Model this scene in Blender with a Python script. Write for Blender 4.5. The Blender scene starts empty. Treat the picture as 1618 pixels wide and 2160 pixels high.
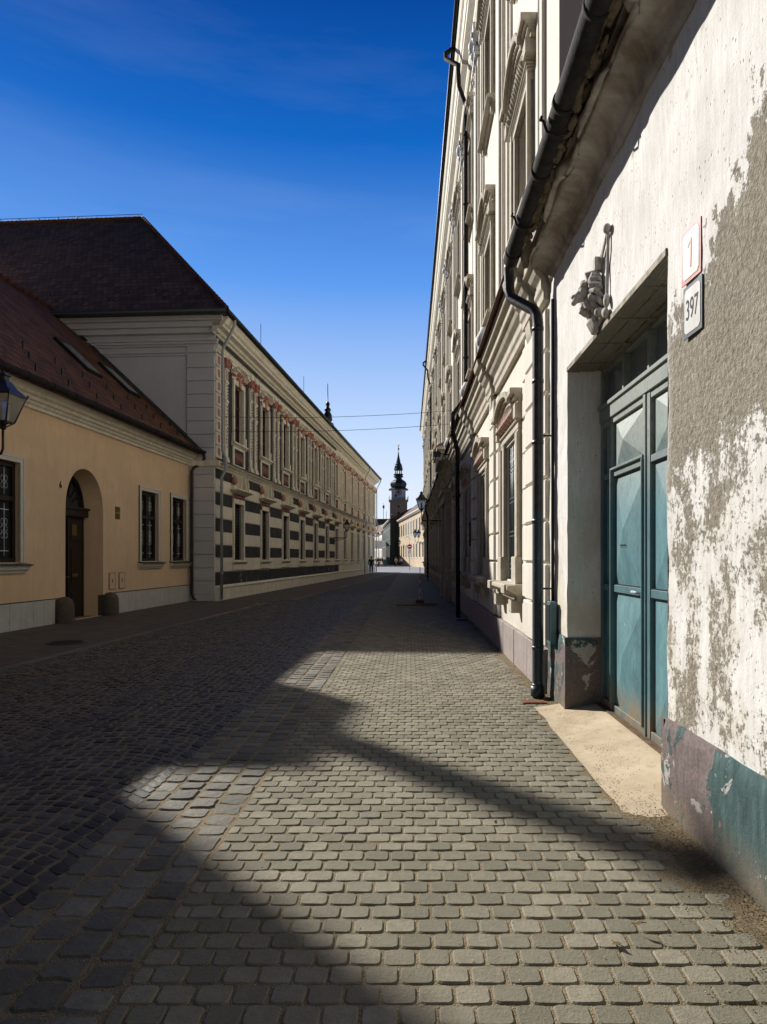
import bpy, bmesh, math, random
from mathutils import Vector, Matrix, noise as mnoise
R = math.radians
random.seed(7)
scene = bpy.context.scene
# ------------------------------------------------------------------ camera / light
F = 1400.0; HX = 863.0; HY = 1177.0          # focal length, vanishing point of the street, in photo pixels
cam_d = bpy.data.cameras.new('camera'); cam = bpy.data.objects.new('camera', cam_d)
scene.collection.objects.link(cam); scene.camera = cam
cam.location = (0, 0, 1.6); cam.rotation_euler = (R(90), 0, 0)
cam_d.sensor_width = 36; cam_d.sensor_fit = 'AUTO'
cam_d.lens = 36*F/2160
cam_d.shift_x = -(HX-809)/2160; cam_d.shift_y = (HY-1080)/2160
cam_d.clip_start = .05; cam_d.clip_end = 3000
SUN = Vector((-1, 1.1, .93)).normalized()
ELEV = math.asin(SUN.z); ROT = math.atan2(SUN.x, SUN.y)
w = bpy.data.worlds.new('World'); scene.world = w; w.use_nodes = True
nt = w.node_tree; nt.nodes.clear()
sky = nt.nodes.new('ShaderNodeTexSky'); sky.sky_type = 'NISHITA'; sky.sun_disc = False
sky.sun_elevation = ELEV; sky.sun_rotation = ROT; sky.air_density = 1.0; sky.dust_density = .3; sky.ozone_density = 3
gm = nt.nodes.new('ShaderNodeGamma'); gm.inputs[1].default_value = 1.2
pre = nt.nodes.new('ShaderNodeVectorMath'); pre.operation = 'MULTIPLY'; pre.inputs[1].default_value = (.2, .2, .2)
nt.links.new(sky.outputs[0], pre.inputs[0]); nt.links.new(pre.outputs[0], gm.inputs[0])
# thin cirrus veils
tc = nt.nodes.new('ShaderNodeTexCoord'); mp = nt.nodes.new('ShaderNodeMapping')
mp.inputs['Rotation'].default_value = (0, R(22), 0); mp.inputs['Scale'].default_value = (1.2, 1.2, 9)
ns = nt.nodes.new('ShaderNodeTexNoise'); ns.inputs['Scale'].default_value = 1.6; ns.inputs['Detail'].default_value = 7; ns.inputs['Roughness'].default_value = .6
cr = nt.nodes.new('ShaderNodeValToRGB'); cr.color_ramp.elements[0].position = .5; cr.color_ramp.elements[1].position = .85
cr.color_ramp.elements[1].color = (.055, .055, .055, 1)
nt.links.new(tc.outputs['Generated'], mp.inputs[0]); nt.links.new(mp.outputs[0], ns.inputs[0]); nt.links.new(ns.outputs[0], cr.inputs[0])
mx = nt.nodes.new('ShaderNodeMixRGB'); mx.inputs[2].default_value = (6, 6.6, 7.5, 1)
sp0 = nt.nodes.new('ShaderNodeSeparateXYZ'); nt.links.new(tc.outputs['Generated'], sp0.inputs[0])
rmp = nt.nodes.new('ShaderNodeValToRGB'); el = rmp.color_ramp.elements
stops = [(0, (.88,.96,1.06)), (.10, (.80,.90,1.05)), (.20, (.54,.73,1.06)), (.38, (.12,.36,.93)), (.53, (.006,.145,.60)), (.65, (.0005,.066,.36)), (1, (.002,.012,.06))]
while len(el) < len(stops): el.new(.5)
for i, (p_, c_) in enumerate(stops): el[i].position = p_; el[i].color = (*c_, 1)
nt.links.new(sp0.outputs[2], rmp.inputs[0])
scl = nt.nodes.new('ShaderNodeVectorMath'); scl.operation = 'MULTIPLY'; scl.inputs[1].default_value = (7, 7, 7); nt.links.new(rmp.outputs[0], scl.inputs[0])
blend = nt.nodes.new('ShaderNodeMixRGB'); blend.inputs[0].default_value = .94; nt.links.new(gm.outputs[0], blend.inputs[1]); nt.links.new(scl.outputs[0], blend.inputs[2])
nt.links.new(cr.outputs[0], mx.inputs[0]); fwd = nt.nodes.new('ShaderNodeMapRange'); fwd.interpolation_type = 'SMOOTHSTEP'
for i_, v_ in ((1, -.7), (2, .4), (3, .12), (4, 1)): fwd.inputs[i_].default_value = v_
nt.links.new(sp0.outputs[1], fwd.inputs[0])       # sky dimmed behind the camera to deepen the shade in the street
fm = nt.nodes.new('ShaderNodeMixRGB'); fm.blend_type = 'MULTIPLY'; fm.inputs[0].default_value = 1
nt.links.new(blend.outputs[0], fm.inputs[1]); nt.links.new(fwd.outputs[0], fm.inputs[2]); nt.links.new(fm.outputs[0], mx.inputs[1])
bg = nt.nodes.new('ShaderNodeBackground'); bg.inputs[1].default_value = .1
wo = nt.nodes.new('ShaderNodeOutputWorld')
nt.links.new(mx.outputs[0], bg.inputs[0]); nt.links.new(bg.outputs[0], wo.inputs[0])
sd = bpy.data.lights.new('sun', 'SUN'); so = bpy.data.objects.new('sun', sd); scene.collection.objects.link(so)
sd.energy = 5.0; sd.angle = R(.53); sd.color = (1, .955, .885)
so.rotation_euler = SUN.to_track_quat('Z', 'Y').to_euler(); so.location = (-40, 40, 60)
scene.view_settings.view_transform = 'Standard'; scene.view_settings.look = 'None'
scene.view_settings.exposure = 0.5; scene.view_settings.gamma = 1
scene.render.engine = 'CYCLES'
try:
    scene.cycles.max_bounces = 6; scene.cycles.diffuse_bounces = 4
except Exception: pass

# ------------------------------------------------------------------ helpers
C = scene.collection
def px(x, y, Y):                     # point of the photo (pixels) at distance Y
    k = F/Y
    return Vector(((x-HX)/k, Y, 1.6+(HY-y)/k))

class MB:
    def __init__(s, *mats): s.v = []; s.f = []; s.m = []; s.s = []; s.mats = list(mats); s.mi = 0; s.sm = False
    def use(s, i): s.mi = i; return s
    def add(s, vs, fs, sm=None):
        o = len(s.v); s.v += [tuple(v) for v in vs]
        for f in fs: s.f.append([o+i for i in f]); s.m.append(s.mi); s.s.append(s.sm if sm is None else sm)
        return s
    def box(s, x0, x1, y0, y1, z0, z1):
        return s.add([(x0,y0,z0),(x1,y0,z0),(x1,y1,z0),(x0,y1,z0),(x0,y0,z1),(x1,y0,z1),(x1,y1,z1),(x0,y1,z1)],
              [(0,3,2,1),(4,5,6,7),(0,1,5,4),(1,2,6,5),(2,3,7,6),(3,0,4,7)])
    def prism(s, poly, x0, x1):       # poly in (y,z), extruded along x
        n = len(poly)
        vs = [(x0,y,z) for y,z in poly]+[(x1,y,z) for y,z in poly]
        return s.add(vs, [list(range(n))[::-1], list(range(n,2*n))]+[(i,(i+1)%n,n+(i+1)%n,n+i) for i in range(n)])
    def sweep(s, prof, y0, y1, sm=False):       # closed profile in (x,z), along y
        n = len(prof)
        vs = [(x,y0,z) for x,z in prof]+[(x,y1,z) for x,z in prof]
        return s.add(vs, [list(range(n))[::-1], list(range(n,2*n))]+[(i,(i+1)%n,n+(i+1)%n,n+i) for i in range(n)], sm)
    def tube(s, pts, r, n=10, caps=True):
        pts = [Vector(p) for p in pts]; rs = r if isinstance(r, (list, tuple)) else [r]*len(pts)
        vs = []; ref = None
        for i, p in enumerate(pts):
            a = pts[max(i-1,0)]; b = pts[min(i+1,len(pts)-1)]
            d = (b-a).normalized()
            if ref is None: ref = Vector((0,0,1)) if abs(d.z) < .9 else Vector((0,1,0))
            u = d.cross(ref).normalized(); ref = u.cross(d).normalized()
            m = 1.0
            if 0 < i < len(pts)-1:
                c = (p-a).normalized().dot((b-p).normalized()); m = 1/max(.6, math.sqrt((1+c)/2))
            for k in range(n):
                t = 2*math.pi*k/n
                vs.append(p+(u*math.cos(t)+ref*math.sin(t))*rs[i]*(m if m else 1))
        fs = [(i*n+k, i*n+(k+1)%n, (i+1)*n+(k+1)%n, (i+1)*n+k) for i in range(len(pts)-1) for k in range(n)]
        s.add(vs, fs, True)
        if caps:
            o = len(s.v)-len(vs)
            for base, rev in ((0, True), ((len(pts)-1)*n, False)):
                f = [o+base+k for k in range(n)]
                s.f.append(f[::-1] if rev else f); s.m.append(s.mi); s.s.append(False)
        return s
    def lathe(s, prof, c=(0,0,0), n=16, sm=True, phase=0):   # prof [(r,z)]
        c = Vector(c); vs = []
        for r, z in prof:
            for k in range(n):
                t = 2*math.pi*(k+phase)/n; vs.append((c.x+r*math.cos(t), c.y+r*math.sin(t), c.z+z))
        fs = [(i*n+k, i*n+(k+1)%n, (i+1)*n+(k+1)%n, (i+1)*n+k) for i in range(len(prof)-1) for k in range(n)]
        fs += [list(range(n))[::-1], [(len(prof)-1)*n+k for k in range(n)]]
        return s.add(vs, fs, sm)
    def ball(s, c, r, n=10, m=6, sc=(1,1,1)):
        c = Vector(c); vs = []
        for i in range(m+1):
            a = math.pi*i/m
            for k in range(n):
                t = 2*math.pi*k/n
                rr = max(math.sin(a), .02)*r
                vs.append((c.x+rr*math.cos(t)*sc[0], c.y+rr*math.sin(t)*sc[1], c.z+math.cos(a)*r*sc[2]))
        fs = [(i*n+k, (i+1)*n+k, (i+1)*n+(k+1)%n, i*n+(k+1)%n) for i in range(m) for k in range(n)]
        return s.add(vs, fs, True)
    def build(s, name, parent=None, loc=None, rot=None, recalc=True, weld=False):
        me = bpy.data.meshes.new(name); me.from_pydata(s.v, [], s.f)
        for m in s.mats: me.materials.append(m)
        me.polygons.foreach_set('material_index', s.m); me.polygons.foreach_set('use_smooth', s.s)
        if recalc or weld:
            bm = bmesh.new(); bm.from_mesh(me)
            if weld: bmesh.ops.remove_doubles(bm, verts=bm.verts, dist=1e-4)
            bmesh.ops.recalc_face_normals(bm, faces=bm.faces); bm.to_mesh(me); bm.free()
        me.update()
        o = bpy.data.objects.new(name, me); C.objects.link(o)
        if parent: o.parent = parent
        if loc is not None: o.location = loc
        if rot is not None: o.rotation_euler = rot
        return o

def tag(o, label=None, cat=None, group=None, kind=None):
    if label: o['label'] = label
    if cat: o['category'] = cat
    if group: o['group'] = group
    if kind: o['kind'] = kind
    return o
def empty(name, loc=(0,0,0), rz=0, label=None, cat=None, group=None):
    o = bpy.data.objects.new(name, None); C.objects.link(o); o.location = loc; o.rotation_euler = (0,0,rz)
    return tag(o, label, cat, group)
def copy_tree(o, parent=None, loc=None, kids=None):
    c = o.copy(); C.objects.link(c); c.parent = parent
    if loc is not None: c.location = loc
    for ch in [x for x in bpy.data.objects if x.parent == o]: copy_tree(ch, c)
    return c
def bevel(o, w=.01, seg=2):
    m = o.modifiers.new('bevel', 'BEVEL'); m.width = w; m.segments = seg; m.limit_method = 'ANGLE'; return o

# ------------------------------------------------------------------ materials
class N:
    def __init__(s, name):
        s.mat = bpy.data.materials.new(name); s.mat.use_nodes = True; s.t = s.mat.node_tree; s.t.nodes.clear()
        s.out = s.t.nodes.new('ShaderNodeOutputMaterial'); s.b = s.t.nodes.new('ShaderNodeBsdfPrincipled')
        s.t.links.new(s.b.outputs[0], s.out.inputs[0])
        s.geo = s.t.nodes.new('ShaderNodeNewGeometry')
    def n(s, ty, **kw):
        x = s.t.nodes.new(ty)
        for k, v in kw.items():
            if k in x.inputs.keys() if hasattr(x.inputs, 'keys') else False: x.inputs[k].default_value = v
            else: setattr(x, k, v)
        return x
    def l(s, a, b): s.t.links.new(a, b)
    def pos(s, scale=(1,1,1), loc=(0,0,0), obj=False):
        m = s.t.nodes.new('ShaderNodeMapping'); m.inputs['Scale'].default_value = scale; m.inputs['Location'].default_value = loc
        if obj:
            t = s.t.nodes.new('ShaderNodeTexCoord'); s.l(t.outputs['Object'], m.inputs[0])
        else: s.l(s.geo.outputs['Position'], m.inputs[0])
        return m.outputs[0]
    def noise(s, vec, scale=5, detail=5, rough=.6, dist=0):
        x = s.t.nodes.new('ShaderNodeTexNoise'); x.inputs['Scale'].default_value = scale; x.inputs['Detail'].default_value = detail
        x.inputs['Roughness'].default_value = rough; x.inputs['Distortion'].default_value = dist; s.l(vec, x.inputs['Vector']); return x.outputs[0]
    def voro(s, vec, scale=5, feature='F1', out=0):
        x = s.t.nodes.new('ShaderNodeTexVoronoi'); x.feature = feature; x.inputs['Scale'].default_value = scale; s.l(vec, x.inputs['Vector']); return x.outputs[out]
    def ramp(s, fac, stops):
        x = s.t.nodes.new('ShaderNodeValToRGB'); e = x.color_ramp.elements
        while len(e) < len(stops): e.new(.5)
        for i, (p, c) in enumerate(stops):
            e[i].position = p; e[i].color = (c, c, c, 1) if not isinstance(c, (tuple, list)) else (*c[:3], 1)
        s.l(fac, x.inputs[0]); return x.outputs[0]
    def mix(s, fac, a, b, mode='MIX'):
        x = s.t.nodes.new('ShaderNodeMixRGB'); x.blend_type = mode
        for i, v in ((0, fac), (1, a), (2, b)):
            if isinstance(v, (int, float)): x.inputs[i].default_value = v if i == 0 else (v, v, v, 1)
            elif isinstance(v, (tuple, list)): x.inputs[i].default_value = (*v[:3], 1)
            else: s.l(v, x.inputs[i])
        return x.outputs[0]
    def math(s, op, a, b=None, clamp=False):
        x = s.t.nodes.new('ShaderNodeMath'); x.operation = op; x.use_clamp = clamp
        for i, v in ((0, a), (1, b)):
            if v is None: continue
            if isinstance(v, (int, float)): x.inputs[i].default_value = v
            else: s.l(v, x.inputs[i])
        return x.outputs[0]
    def mr(s, v, a, b, c=0, d=1, smooth=True):
        x = s.t.nodes.new('ShaderNodeMapRange'); x.interpolation_type = 'SMOOTHSTEP' if smooth else 'LINEAR'
        for i, q in ((1,a),(2,b),(3,c),(4,d)): x.inputs[i].default_value = q
        s.l(v, x.inputs[0]); return x.outputs[0]
    def xyz(s):
        x = s.t.nodes.new('ShaderNodeSeparateXYZ'); s.l(s.geo.outputs['Position'], x.inputs[0]); return x.outputs
    def comb(s, x, y, z):
        c = s.t.nodes.new('ShaderNodeCombineXYZ')
        for i, v in enumerate((x, y, z)):
            if isinstance(v, (int, float)): c.inputs[i].default_value = v
            else: s.l(v, c.inputs[i])
        return c.outputs[0]
    def bump(s, h, dist=.01, strength=1.0, prev=None):
        x = s.t.nodes.new('ShaderNodeBump'); x.inputs['Distance'].default_value = dist; x.inputs['Strength'].default_value = strength
        s.l(h, x.inputs['Height'])
        if prev is not None: s.l(prev, x.inputs['Normal'])
        return x.outputs[0]
    def fin(s, col, rough=.8, normal=None, spec=.3, metal=0):
        if isinstance(col, (tuple, list)): s.b.inputs['Base Color'].default_value = (*col[:3], 1)
        else: s.l(col, s.b.inputs['Base Color'])
        if isinstance(rough, (int, float)): s.b.inputs['Roughness'].default_value = rough
        else: s.l(rough, s.b.inputs['Roughness'])
        s.b.inputs['Specular IOR Level'].default_value = spec; s.b.inputs['Metallic'].default_value = metal
        if normal is not None: s.l(normal, s.b.inputs['Normal'])
        return s.mat
def dk(c, f): return tuple(x*f for x in c)
def mat(name, col, rough=.8, var=.2, scale=3, bump=.002, bs=60, spec=.3, metal=0, streak=.0, grime=None, gamt=.5):
    n = N(name); p = n.pos()
    a = n.noise(p, scale, 6, .65)
    c = n.mix(n.ramp(a, [(.3, 0), (.7, 1)]), dk(col, 1-var), dk(col, 1+var*.6))
    if streak:
        st = n.noise(n.pos((7, 7, .7)), 1.3, 5, .7)
        c = n.mix(n.math('MULTIPLY', n.ramp(st, [(.45, 0), (.75, 1)]), streak), c, grime or dk(col, .45))
    fine = n.noise(p, bs, 4, .7)
    nb = n.bump(fine, bump) if bump else None
    return n.fin(c, rough, nb, spec, metal)

M = {}
M['cream'] = mat('cream_plaster', (.82,.76,.60), .85, .12, 1.5, .002, 90, streak=.35, grime=(.36,.31,.22))
M['cream_trim'] = mat('cream_trim', (.82,.76,.61), .8, .18, 4, .003, 70, streak=.3, grime=(.3,.26,.18))
M['b_plaster'] = mat('palace_plaster', (.74,.70,.62), .85, .12, 1.2, .003, 80, streak=.3, grime=(.42,.36,.27))
M['b_stone'] = mat('palace_stone', (.52,.47,.38), .85, .25, 6, .004, 60, streak=.4, grime=(.22,.18,.12))
M['b_white'] = mat('pale_volute_stone', (.62,.64,.66), .7, .15, 8, .003, 60)
M['b_plinth'] = mat('plinth_stone', (.33,.28,.26), .9, .2, 8, .004, 120, streak=.2)
def bp_mat():
    n = N('black_paint'); p = n.pos(); x = n.xyz(); a = n.noise(p, 1.7, 6, .65); st_ = n.noise(n.pos((5,5,.9)), 2, 6, .75)
    c = n.mix(n.ramp(a, [(.3, 0), (.7, 1)]), (.03,.032,.034), (.075,.078,.078)); c = n.mix(n.ramp(st_, [(.55, 0), (.75, .5)]), c, (.12,.125,.12))
    wp = n.math('MULTIPLY', n.mr(n.noise(n.pos((1.2,1.2,.8)), 2.6, 8, .75), .60, .64), n.mr(x[2], 1.3, .9)); c = n.mix(wp, c, (.42,.40,.34))
    return n.fin(c, .85, n.bump(a, .004), .12)
M['black_paint'] = bp_mat()
M['pink'] = mat('pink_ornament', (.50,.23,.18), .8, .3, 14, .004, 50)
M['white_wall'] = mat('pale_side_plaster', (.62,.62,.62), .85, .06, 1, .002, 120, streak=.15, grime=(.45,.45,.45))
M['yellow'] = mat('apricot_plaster', (.78,.57,.36), .9, .10, 1.1, .003, 160, streak=.22, grime=(.42,.28,.17))
M['brown_wood'] = mat('dark_wood', (.025,.017,.012), .5, .3, 10, .002, 60)
M['red_wood'] = mat('red_brown_wood', (.085,.028,.016), .5, .3, 10, .002, 60)
M['iron'] = mat('black_iron', (.018,.018,.02), .45, .3, 20, .001, 80, spec=.5)
M['blue_iron'] = mat('blue_black_iron', (.07,.10,.13), .4, .3, 20, .001, 80, spec=.5)
M['gutter'] = mat('dark_gutter_metal', (.024,.023,.022), .85, .5, 9, .005, 30, spec=.12, streak=.4, grime=(.07,.06,.05))
M['gutter_green'] = mat('dark_green_gutter', (.025,.032,.03), .45, .3, 8, .001, 40, spec=.4)
M['pipe_grey'] = mat('pale_grey_pipe', (.38,.41,.42), .45, .15, 9, .001, 30, spec=.4, streak=.3, grime=(.2,.2,.2))
M['pipe_brown'] = mat('brown_pipe', (.03,.02,.017), .4, .2, 9, .001, 30, spec=.5)
M['stone_dark'] = mat('guard_stone', (.12,.10,.075), .9, .3, 14, .008, 40)
M['white_tile'] = mat('pale_plinth_slab', (.55,.55,.50), .7, .12, 5, .001, 90, streak=.4, grime=(.3,.28,.22))
M['white_frame'] = mat('off_white_frame', (.66,.63,.54), .7, .08, 5, .001, 60)
M['dull_glass'] = mat('dull_dark_pane', (.035,.035,.035), .5, .3, 2, 0, spec=.1)
M['lace'] = mat('white_lacework', (.7,.72,.72), .6, .1, 5, 0, 60)
M['brass'] = mat('brass_plaque', (.25,.18,.06), .35, .2, 20, .0005, 60, metal=.7)
M['void'] = mat('dark_interior', (.01,.01,.011), .9, .1, 5, 0)
M['grate'] = mat('cast_iron_cover', (.05,.045,.04), .6, .3, 30, .004, 60)
def glass(name, col=(.02,.025,.03)):
    n = N(name); a = n.noise(n.pos(), .8, 2); return n.fin(n.mix(a, dk(col, .5), dk(col, 1.4)), .08, n.bump(a, .003), .6)
M['glass'] = glass('window_glass'); M['glass_pale'] = glass('pale_window_glass', (.16,.18,.19))
def lamp_glass():
    n = N('lantern_glass'); a = n.noise(n.pos(), 9, 4)
    n.b.inputs['Transmission Weight'].default_value = .75; n.b.inputs['Alpha'].default_value = 1
    return n.fin(n.mix(a, (.72,.66,.55), (.9,.86,.78)), .22, None, .5)
M['lamp_glass'] = lamp_glass()
def tiles(name, col, axis, slope=1.0, row=.17, wid=.18, dark=.35):
    n = N(name); x = n.xyz()
    v = n.comb(x[axis], n.math('MULTIPLY', x[2], 1/slope), 0)
    b = n.t.nodes.new('ShaderNodeTexBrick'); n.l(v, b.inputs['Vector']); b.inputs['Scale'].default_value = 1
    b.inputs['Brick Width'].default_value = wid; b.inputs['Row Height'].default_value = row; b.inputs['Mortar Size'].default_value = .018
    b.inputs['Mortar Smooth'].default_value = .6; b.offset = .5
    b.inputs['Color1'].default_value = (*dk(col, .65), 1); b.inputs['Color2'].default_value = (*dk(col, 1.45), 1); b.inputs['Mortar'].default_value = (*dk(col, dark), 1)
    big = n.noise(n.pos(), .6, 6, .7)
    c = n.mix(n.ramp(big, [(.35, .0), (.75, .6)]), b.outputs[0], dk(col, .3))
    saw = n.math('FRACT', n.math('MULTIPLY', x[2], 1/(slope*row)))
    h = n.math('ADD', n.math('MULTIPLY', n.math('SUBTRACT', 1, saw), .5), n.math('MULTIPLY', n.math('SUBTRACT', 1, b.outputs['Fac']), .6))
    return n.fin(c, .8, n.bump(h, .03), .25)
M['tile_x'] = tiles('roof_tiles_brown', (.125,.07,.038), 0, .72, .34, .24, .2)
M['tile_y'] = tiles('roof_tiles_red', (.16,.072,.032), 1, .68, .30, .22, .25)
M['tile_far'] = tiles('roof_tiles_far', (.17,.10,.08), 1, .65, .3, .3)

# ------------------------------------------------------------------ the ground
def ground_mat():
    n = N('sandy_joint_ground'); p = n.pos()
    a = n.noise(p, 1.3, 5); g = n.voro(p, 140); f = n.noise(p, 180, 3, .8)
    c = n.mix(n.ramp(f, [(.35, 0), (.65, 1)]), (.10,.075,.045), (.42,.34,.22))
    c = n.mix(n.ramp(a, [(.45, 0), (.7, .45)]), c, (.12,.10,.05))
    return n.fin(c, .95, n.bump(n.math('ADD', f, g), .006), .1)
M['ground'] = ground_mat()
gr = MB(M['ground']); gr.add([(-900,-60,-.0068),(900,-60,-.0068),(900,1500,-.0068),(-900,1500,-.0068)], [(0,1,2,3)])
tag(gr.build('ground', recalc=False), kind='structure')

def stone_mat(name, col, col2, speck=1.0, rough=.75, bd=.004, scale=55, rv=(.72,1.2), spec=.35):
    n = N(name); p = n.pos(); r = n.geo.outputs['Random Per Island']
    c = n.mix(r, dk(col, rv[0]), dk(col2, rv[1]))
    a = n.noise(p, 24, 6, .7); c = n.mix(n.ramp(a, [(.35, 0), (.7, .5)]), c, dk(col, .55))
    sp = n.voro(p, 170); c = n.mix(n.math('MULTIPLY', n.ramp(sp, [(.0, 1), (.28, 0)]), .55*speck), c, (.42,.38,.30))
    dirt = n.noise(p, 2.2, 5, .6); c = n.mix(n.ramp(dirt, [(.5, 0), (.8, .45)]), c, dk(col, .55))
    f = n.noise(p, scale, 6, .75)
    return n.fin(c, rough, n.bump(f, bd), spec)
M['paver'] = stone_mat('concrete_paver', (.235,.215,.155), (.27,.245,.18), 1.3, .85, .008, 70, (.78,1.16), .25)
M['sett'] = stone_mat('granite_sett', (.15,.14,.11), (.20,.185,.15), .6, .75, .014, 26, (.75,1.2), .3)
M['cobble'] = stone_mat('basalt_cobble', (.046,.042,.034), (.10,.092,.078), .15, .5, .008, 30, (.6,1.3), .22)

def add_stone(mb, poly, z, h=.03, b=.012, dome=0):
    """poly: outline (x,y) CCW; raised block with a chamfered rim"""
    n = len(poly); cx = sum(p[0] for p in poly)/n; cy = sum(p[1] for p in poly)/n
    tx = random.uniform(-.032,.032); ty = random.uniform(-.032,.032)
    def zz(x, y): return z+(x-cx)*tx+(y-cy)*ty
    vs = [(x, y, z-h) for x, y in poly]+[(x, y, zz(x,y)-b) for x, y in poly]
    for x, y in poly:
        d = math.hypot(x-cx, y-cy); q = max(0, 1-b*1.0/d); xx = cx+(x-cx)*q; yy = cy+(y-cy)*q; vs.append((xx, yy, zz(xx,yy)))
    fs = []
    for i in range(n):
        j = (i+1)%n; fs.append((i,j,n+j,n+i)); fs.append((n+i,n+j,2*n+j,2*n+i))
    if dome:
        vs.append((cx, cy, z+dome)); fs += [(2*n+i, 2*n+(i+1)%n, 3*n) for i in range(n)]
    else: fs.append([2*n+i for i in range(n)])
    mb.add(vs, fs)

PW, PD = .1365, .1135
EDGE = -1.06
def rrect(x0, x1, y0, y1, r):
    q = r*.3
    return [(x0+r,y0),(x1-r,y0),(x1-q,y0+q),(x1,y0+r),(x1,y1-r),(x1-q,y1-q),(x1-r,y1),(x0+r,y1),(x0+q,y1-q),(x0,y1-r),(x0,y0+r),(x0+q,y0+q)]
def wedge(y):                        # right edge of the pavers: dirt verge beside the house, ramp at the gate
    if 4.1 < y < 7.0: return 1.36
    if y <= 4.1: return 1.46+.07*math.sin(y*3.1)+.04*math.sin(y*9)
    return 1.52
pav = MB(M['paver']); j = 0; y = 1.7
while y < 27:
    off = 0 if j%2 == 0 else PW/2
    x = EDGE-off+.0
    xr = wedge(y)+.03*math.sin(j*1.7)
    while x < xr:
        x0 = max(x, EDGE)+.005; x1 = x+PW-.005
        if x1-x0 > .035 and x1 < xr+.03:
            jx = random.uniform(-.003,.003); jy = random.uniform(-.0028,.0028)
            add_stone(pav, rrect(x0+jx, x1+jx, y+.0045+jy, y+PD-.0045+jy, .020 if y < 14 else .014), random.uniform(-.0015,.0015), .022, .0062)
        x += PW
    y += PD; j += 1
tag(pav.build('pavement', recalc=False), kind='structure')
# large setts, four columns along the roadway
st = MB(M['sett'])
xs = [EDGE-.005, EDGE-.19, EDGE-.37, EDGE-.55, EDGE-.70]
for c in range(4):
    y = 1.6+random.random()*.1
    while y < 32:
        L = random.uniform(.13, .2); x1, x0 = xs[c]-.008, xs[c+1]+.006
        q = lambda a=.010: random.uniform(-a, a)
        pl = [(x0+.02+q(.006),y+.004+q(.006)),((x0+x1)/2,y+.002+q()),(x1-.02+q(.006),y+q(.006)),(x1+q(.004),y+.025),(x1+q(.004),y+L/2),(x1+q(.004),y+L-.03),(x1-.02,y+L-.012+q(.005)),((x0+x1)/2,y+L-.01+q()),(x0+.02,y+L-.01+q(.005)),(x0+q(.004),y+L-.03),(x0+q(.006),y+L/2),(x0+q(.004),y+.02)]
        add_stone(st, pl, random.uniform(-.004,.004), .03, .012, dome=.004)
        y += L+.004
tag(st.build('sett_strip', recalc=False), kind='structure')
# fan-laid cobbles
def wallL(y): return -8.74+.0545*(y-14.2) if y < 24.6 else -7.2+.066*(y-24.6)
def kerbL(y): return wallL(y)+3.1 if y < 24 else wallL(y)+2.7
cb = MB(M['cobble']); W = 1.42; AH = R(44); RA = W/2/math.sin(AH); x_r = xs[4]-.004
rowd = .098
for c in range(4):
    c1 = x_r-c*W; c0 = c1-W
    for jj in range(14, 330):
        base = jj*rowd
        nst = 13; jit = random.random()*.5
        cuts = [i/nst+random.uniform(-.2,.2)/nst for i in range(nst+1)]; cuts[0] = 0; cuts[-1] = 1
        for i in range(nst):
            u0, u1 = cuts[i], cuts[i+1]
            if i == 0 and jit < .25: u0 = 0
            def P(u, dv):
                s_ = 2*u-1; rise = math.sqrt(RA*RA-(s_*W/2)**2)-RA*math.cos(AH)
                x = c0+u*W; yy = base+rise+dv
                # normals fan slightly
                return (x+s_*(-.0)*dv, yy)
            g = .006; um = .5*(u0+u1); du = g/W
            y00 = P(um, 0)[1]
            xm = c0+um*W
            if xm < kerbL(y00)+.03 or y00 < 1.5 or y00 > 30: continue
            q = lambda a=.005: random.uniform(-a, a)
            sl = -2*(2*um-1)*.62*2/W*.5     # slope of the arc
            px_ = (2*um-1)*.028
            a = P(u0+du, g); b = P(u1-du, g); t1 = P(u1-du, rowd-g); t0 = P(u0+du, rowd-g)
            a = (a[0]+q(), a[1]+q()); b = (b[0]+q(), b[1]+q()); t1 = (t1[0]+px_+q(), t1[1]+q()); t0 = (t0[0]+px_+q(), t0[1]+q())
            pl = []
            for A_, B_ in ((a,b),(b,t1),(t1,t0),(t0,a)):
                pl.append((A_[0]*.88+B_[0]*.12, A_[1]*.88+B_[1]*.12)); pl.append((A_[0]*.12+B_[0]*.88, A_[1]*.12+B_[1]*.88))
            add_stone(cb, pl, random.uniform(-.004,.004)-.002, .025, .010, dome=.003)
tag(cb.build('road', recalc=False), kind='structure')

def brick_sheet(name, col, wid, row, swap=False, mort=(.06,.05,.035), bd=.006, arcs=False):
    n = N(name); x = n.xyz(); yy = x[1]
    if arcs:
        u = n.math('SUBTRACT', n.math('MULTIPLY', n.math('FRACT', n.math('DIVIDE', n.math('SUBTRACT', x[0], x_r), W)), 2), 1)
        yy = n.math('SUBTRACT', yy, n.math('MULTIPLY', n.math('SUBTRACT', 1, n.math('MULTIPLY', u, u)), .29))
    v = n.comb(x[0], yy, 0) if not swap else n.comb(yy, x[0], 0)
    b = n.t.nodes.new('ShaderNodeTexBrick'); n.l(v, b.inputs['Vector']); b.inputs['Scale'].default_value = 1
    b.inputs['Brick Width'].default_value = wid; b.inputs['Row Height'].default_value = row; b.inputs['Mortar Size'].default_value = .006
    b.inputs['Mortar Smooth'].default_value = .4
    b.inputs['Color1'].default_value = (*dk(col, .75), 1); b.inputs['Color2'].default_value = (*dk(col, 1.25), 1); b.inputs['Mortar'].default_value = (*mort, 1)
    a = n.noise(n.pos(), 1.1, 6, .7); c = n.mix(n.ramp(a, [(.4, 0), (.7, .5)]), b.outputs[0], dk(col, .6))
    f = n.noise(n.pos(), 60, 4)
    h = n.math('ADD', n.math('SUBTRACT', 1, b.outputs['Fac']), n.math('MULTIPLY', f, .4))
    return n.fin(c, .8, n.bump(h, bd), .3)
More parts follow.
